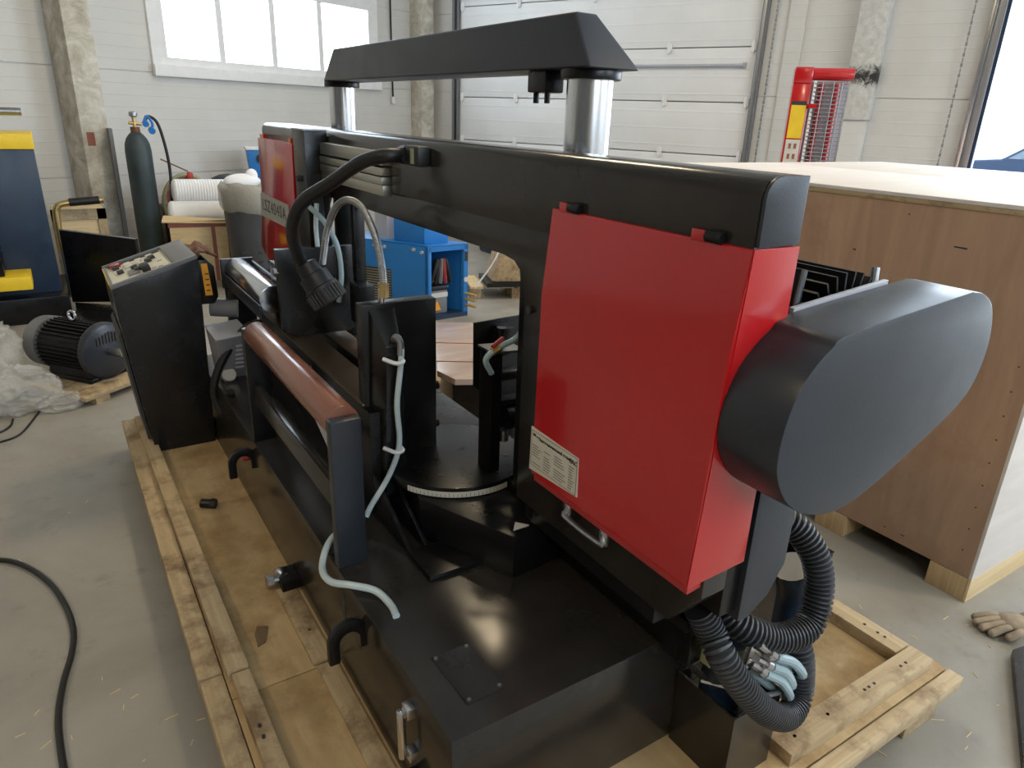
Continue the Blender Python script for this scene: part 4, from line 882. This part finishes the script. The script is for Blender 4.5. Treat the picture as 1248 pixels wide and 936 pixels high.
# ================================================================== BLUE MACHINE seen under the beam
bm_ = thing('blue_compressor', (2.6, 5.5, 0), 'blue machine housing with open side, wiring and vent grille under the saw beam', 'machine')
c0 = Vector((2.538, 5.183, 0)); ux = Vector((2.231-2.538, 5.679-5.183, 0)); ux.normalize(); uy = Vector((.395, .03, 0)).normalized()
BM_ = Matrix(((ux.x, uy.x, 0, c0.x), (ux.y, uy.y, 0, c0.y), (0, 0, 1, 0), (0, 0, 0, 1)))
def bb(*q): return MB(BM_).box(*q)
bb(0, 1.0, 0, .012, .04, .633).build('side_panel', 'blue', bm_, bev=.003)
bb(0, 1.0, 0, .395, .621, .633).build('top_panel', 'blue', bm_, bev=.003)
bb(0, 1.0, .383, .395, .04, .62).build('side_panel', 'blue', bm_)
bb(0, .02, .012, .395, .58, .62).build('frame_rail', 'blue', bm_); bb(0, .03, .355, .395, .0, .62).build('frame_post', 'blue', bm_, bev=.004); bb(0, .03, .0, .035, .0, .62).build('frame_post', 'blue', bm_, bev=.003)
bb(0, 1.0, 0, .395, .0, .04).build('floor_pan', 'blue_dark', bm_)
bb(.97, 1.0, .012, .383, .04, .62).build('rear_panel', 'blue_dark', bm_)
bb(.08, .38, .05, .28, .633, .86).build('control_box', 'blue', bm_, bev=.008)
for u, z in ((.05, .575), (.13, .59), (.42, .585), (.52, .59)): MB(BM_).cyl((u, 0, z), (u, -.012, z), .014, 10).build('screw', 'grey_light', bm_)
bb(.36, .70, -.004, .002, .06, .40).build('vent_recess', 'ink', bm_)
for k in range(15): bb(.365, .695, -.008, -.001, .07+.022*k, .081+.022*k).build('vent_slat', 'rail_steel', bm_)
ctl = bb(.06, .28, .06, .25, .04, .24).build('battery_case', 'grey', bm_, bev=.01)
bb(.058, .282, .058, .252, .18, .22).build('case_band', 'label_white', bm_); bb(.05, .29, .05, .26, .24, .28).build('case_lid', 'rubber', bm_, bev=.012)
MB(BM_).prism([(.10, .06), (.16, .06), (.13, .13)], 'Z', .0, .001)
MB(BM_)._a([(.052, .10, .07), (.052, .18, .07), (.052, .14, .16)], [(0, 1, 2)]).build('warning_triangle', 'orange', bm_)
bb(.10, .30, .14, .30, .30, .42).build('wrapped_part', 'pine', bm_, bev=.03)
for k in range(5):
    MB(BM_).tube([(.06, .08+.05*k, .30), (.05, .12+.03*k, .42), (.07, .16+.02*k, .50), (.10, .14+.04*k, .38), (.12, .2, .30)], .013, 8).build('wire', ['rubber', 'rubber', 'grey', 'red_dull', 'rubber'][k], bm_)
for z in (.10, .15, .20): MB(BM_).cyl((.0, .375, z), (-.09, .385, z-.01), .012, 8).build('brass_fitting', 'brass', bm_)
bb(-.006, 0, .362, .388, .48, .56).build('window_slot', 'ink', bm_); MB(BM_).cyl((0, .375, .32), (-.006, .375, .32), .022, 16).build('gauge', 'label_white', bm_)
bb(.5, .62, .1, .3, .633, .95).build('filter_box', 'grey_light', bm_)
# far pallets and wrapped parcel
def flat_pallet(M, name, label, w=.8, l=1.1, n=6):
    t = thing(name, M.translation, label, 'pallet')
    for i in range(n): MB(M).box(i*w/n, (i+.8)*w/n, 0, l, .10, .12).build('board', 'pine_pale', t)
    for v in (0, l/2-.05, l-.1):
        for u in (0, w/2-.05, w-.1): MB(M).box(u, u+.1, v, v+.1, 0, .10).build('block', 'pine', t)
    return t
flat_pallet(Matrix.Translation((3.95, 6.45, 0)) @ Matrix.Rotation(math.radians(-30), 4, 'Z'), 'wooden_pallet', 'empty pale pallet lying behind the blue machine', 1.0, .9)
flat_pallet(Matrix.Translation((3.24, 5.70, 0)) @ Matrix.Rotation(math.radians(-20), 4, 'Z'), 'wooden_pallet', 'low pallet carrying a wrapped parcel behind the saw', .9, .5)
pk = thing('wrapped_parcel', (3.75, 5.6, .12), 'brown parcel wrapped in film and strapped to a pallet', 'parcel')
PM = Matrix.Translation((3.42, 5.62, .12)) @ Matrix.Rotation(math.radians(-20), 4, 'Z')
MB(PM).hexa([(.0, 0, .04), (.45, 0, .04), (.45, .4, .04), (0, .4, .04)], [(.10, .04, .42), (.42, .04, .40), (.42, .36, .40), (.10, .36, .42)]).build('parcel_body', 'rust_paper' if False else 'pine', pk, bev=.03)
MB(PM).box(-.05, .48, -.03, .43, 0, .04).build('parcel_base', 'rubber', pk)
MB(PM).tube([(-.16, -.01, .0), (.0, -.01, .22), (.10, .0, .43)], .008, 6).build('strap', 'white', pk)
bl = MB().box(4.6, 5.5, 7.3, 7.9, 0, .5); bl.build('blue_tarp_box', 'blue_dark', label='low dark blue box standing far behind the pallets', cat='box', bev=.03)
# ================================================================== MOTOR ON SMALL PALLET
mp = thing('motor_pallet', (.1, 4.75, 0), 'small rough board pallet under the loose electric motor', 'pallet')
QM = Matrix.Translation((.02, 4.42, 0)) @ Matrix.Rotation(math.radians(35), 4, 'Z')
for k in range(4): MB(QM).box(-.02, .72, .005+.14*k, .13+.14*k, .035, .06).build('board', 'pine', mp, bev=.003)
for u in (.04, .55): MB(QM).box(u, u+.09, .0, .56, 0, .035).build('bearer', 'pine', mp)
em = thing('electric_motor', (.06, 4.78, .06), 'dusty black finned electric motor lying on a small pallet', 'motor')
# motor axis: shaft towards the camera's right
ax0 = Vector((-.10, 5.05, .235)); ax1 = Vector((.155, 4.72, .235)); dv = (ax1-ax0).normalized()
MB().lathe(ax0, ax1, [(0, .11), (.02, .135), (.98, .135), (1, .12)], 36).build('stator', 'black_matt', em)
sd = dv.cross(Vector((0, 0, 1))).normalized()
for i in range(36):
    a = 2*math.pi*i/36; o = sd*math.cos(a)+Vector((0, 0, 1))*math.sin(a); t2 = (sd*-math.sin(a)+Vector((0, 0, 1))*math.cos(a))*.003
    p, q = ax0.lerp(ax1, .08), ax0.lerp(ax1, .86); r0, r1 = .130, .158
    MB().hexa([p+o*r0-t2, p+o*r1-t2, q+o*r1-t2, q+o*r0-t2], [p+o*r0+t2, p+o*r1+t2, q+o*r1+t2, q+o*r0+t2]).build('fin', 'black_matt', em)
sh = ax1
MB().lathe(ax0.lerp(ax1, .88), ax1+dv*.03, [(0, .155), (.3, .172), (.85, .172), (1, .15)], 36).build('end_shield', 'charcoal_blue', em, bev=.003)
MB().lathe(ax0-dv*.09, ax0+dv*.02, [(0, .12), (.15, .155), (1, .16)], 36).build('fan_cowl', 'grey', em)
MB().lathe(sh+dv*.03, sh+dv*.14, [(0, .024), (.9, .024), (1, .02)], 18).build('shaft', 'steel', em)
for k in range(9):
    u = -.10+.022*k
    P_ = sh+dv*.031+sd*u+Vector((0, 0, .05)); h_ = .07-abs(u+.01)*.25
    MB().hexa([P_-sd*.005, P_+sd*.005, P_+sd*.005+dv*.004, P_-sd*.005+dv*.004], [P_-sd*.005+Vector((0, 0, h_)), P_+sd*.005+Vector((0, 0, h_)), P_+sd*.005+dv*.004+Vector((0, 0, h_)), P_-sd*.005+dv*.004+Vector((0, 0, h_))]).build('shield_slot', 'ink', em)
mid = ax0.lerp(ax1, .45)
MB().tube([mid+Vector((0, 0, .16))+dv*(.028*math.cos(t))+Vector((0, 0, .028+.028*math.sin(t))) for t in [i*.785-1.57 for i in range(9)]], .008, 8, sub=3).build('lifting_eye', 'steel_bright', em)
for s_ in (-1, 1): 
    f0 = ax0.lerp(ax1, .15)+sd*(.10*s_); f1 = ax1+sd*(.10*s_)
    f0.z = f1.z = 0
    MB().hexa([f0-sd*.04+Vector((0, 0, .06)), f1-sd*.04+Vector((0, 0, .06)), f1+sd*.04+Vector((0, 0, .06)), f0+sd*.04+Vector((0, 0, .06))], [f0-sd*.03+Vector((0, 0, .085)), f1-sd*.03+Vector((0, 0, .085)), f1+sd*.03+Vector((0, 0, .085)), f0+sd*.03+Vector((0, 0, .085))]).build('foot', 'black', em, bev=.004)
    MB().hexa([f0-sd*.02+Vector((0, 0, .085)), f1-sd*.02+Vector((0, 0, .085)), f1+sd*.02+Vector((0, 0, .085)), f0+sd*.02+Vector((0, 0, .085))], [f0-sd*.03*s_+Vector((0, 0, .16)), f1-sd*.03*s_+Vector((0, 0, .16)), f1+Vector((0, 0, .16)), f0+Vector((0, 0, .16))]).build('leg_rib', 'black', em)
# bubble wrap heap
bwp = MB()
for (c, rx, ry, rz, sd_) in (((-.58, 4.88, .20), .36, .40, .29, 0), ((-.33, 4.62, .09), .24, .22, .15, 5), ((-.62, 4.58, .10), .30, .22, .20, 9), ((-.12, 4.49, .03), .13, .10, .06, 13)):
    k0 = len(bwp.v); bwp.sphere((0, 0, 0), 1, 1, 1, 1, 90, 56)
    for i in range(k0, len(bwp.v)):
        p = bwp.v[i].copy(); q = p*1.7+Vector((sd_, sd_*.7, 0))
        r1 = (1-abs(noise.noise(q)*2))**2; r2 = (1-abs(noise.noise(q*2.3+Vector((4, 1, 2)))*2))**3; r3 = (1-abs(noise.noise(q*5+Vector((1, 7, 3)))*2))**3
        f = .84+.15*r1+.06*r2+.018*r3
        bwp.v[i] = Vector((c[0]+p.x*rx*f, c[1]+p.y*ry*f, max(.003+.004*abs(noise.noise(q*9)), c[2]+p.z*rz*f)))
bwp.build('bubble_wrap_heap', 'film', label='heap of crumpled clear bubble wrap on the floor beside the loose motor', cat='bubble wrap', ang=75)
# ================================================================== FLOOR THINGS
def floor_cable(pts, r, label):
    MB().tube([atZ(px, py, 0)+Vector((0, 0, r)) for px, py in pts], r, 10).build('floor_cable', 'rubber', label=label, cat='cable')
floor_cable([(-40, 690), (0, 685), (30, 692), (60, 712), (80, 740), (90, 770), (88, 800), (78, 835), (72, 880), (78, 936), (90, 990)], .0095, 'thick black cable snaking across the bare concrete floor')
floor_cable([(-20, 545), (0, 540), (25, 530), (44, 508), (50, 500)], .0055, 'thin black wire curving out from under the bubble wrap')
floor_cable([(-20, 532), (0, 528), (13, 520), (16, 512)], .0055, 'short black wire end beside the bubble wrap edge')
# work glove
gl_ = thing('work_glove', (2.64, .75, 0), 'worn brown leather work glove lying on the floor near the crate', 'glove')
def blob(c, rx, ry, rz, rot): 
    M = Matrix.Translation(c) @ Matrix.Rotation(rot, 4, 'Z'); return MB(M).sphere((0, 0, 0), 1, rx, ry, rz, 18, 10)
m = MB(Matrix.Translation((2.645, .728, .028)) @ Matrix.Rotation(math.radians(-30), 4, 'Z'))
m.sphere((0, 0, 0), 1, .062, .05, .027, 18, 10); m.sphere((.07, .0, .004), 1, .05, .045, .028, 16, 8)
for k, (dy, l) in enumerate(((.034, .055), (.013, .07), (-.010, .068), (-.032, .052))):
    m.tube([(-.03, dy*.8, -.004), (-.06, dy*1.1, .004), (-.055-l, dy*1.3, -.010)], .0135, 10).sphere((-.055-l, dy*1.3, -.010), .0135, seg=10, rings=8)
m.tube([(.0, -.04, -.004), (-.03, -.062, .004), (-.065, -.068, -.008)], .014, 10).sphere((-.065, -.068, -.008), .014, seg=10, rings=8)
m.build('glove_body', 'glove', gl_, ang=70)
MB(Matrix.Translation((2.645, .728, .028)) @ Matrix.Rotation(math.radians(-30), 4, 'Z')).lathe((.10, 0, 0), (.15, 0, .004), [(0, .040), (.5, .044), (1, .046)], 20, cap=False).build('cuff', 'glove', gl_)
# dark metal strip leaning by the crate
p0, p1 = atZ(1231, 800, 0), atZ(1244, 940, 0)
MB().hexa([p0, p0+Vector((.10, -.02, 0)), p1+Vector((.12, -.02, 0)), p1], [q+Vector((0, 0, .03)) for q in (p0, p0+Vector((.10, -.02, 0)), p1+Vector((.12, -.02, 0)), p1)]).build('steel_bar', 'charcoal', label='long dark steel bar lying on the floor below the work glove', cat='bar', bev=.003)
# wood slivers on the floor
sv = MB(); rng = random.Random(5)
for i in range(34):
    if i < 17: px, py = rng.uniform(1020, 1230), rng.uniform(730, 930)
    else: px, py = rng.uniform(5, 250), rng.uniform(560, 930)
    p = atZ(px, py, 0); a = rng.uniform(0, 3.14); l = rng.uniform(.008, .04); w_ = .0010; d = Vector((math.cos(a), math.sin(a), 0)); s_ = Vector((-d.y, d.x, 0))
    sv.hexa([p-s_*w_, p+d*l-s_*w_, p+d*l+s_*w_, p+s_*w_], [q+Vector((0, 0, .002)) for q in (p-s_*w_, p+d*l-s_*w_, p+d*l+s_*w_, p+s_*w_)])
sv.build('wood_slivers', 'pine_pale', kind='stuff', label='tiny wood slivers scattered over the concrete floor', cat='debris')
# ceiling lamps (outside the photograph)
for i, (a, b) in enumerate(((4.5, 4.5), (4.5, 11), (12, 5), (12, 11))):
    lt = thing('ceiling_lamp', rm(a, b, ZC-.5), 'long white ceiling lamp hanging from the hall roof', 'lamp', 'ceiling lamps of the hall')
    RM().box(a-.75, a+.75, b-.12, b+.12, ZC-.45, ZC-.40).build('housing', 'white', lt)
    RM().box(a-.01, a+.01, b-.01, b+.01, ZC-.40, ZC).build('rod', 'zinc', lt)
    L = area('lamp_light', rm(a, b, ZC-.47), (0, 0, -1), 1.4,   .2, 90, (1, .80, .52), up=E1)
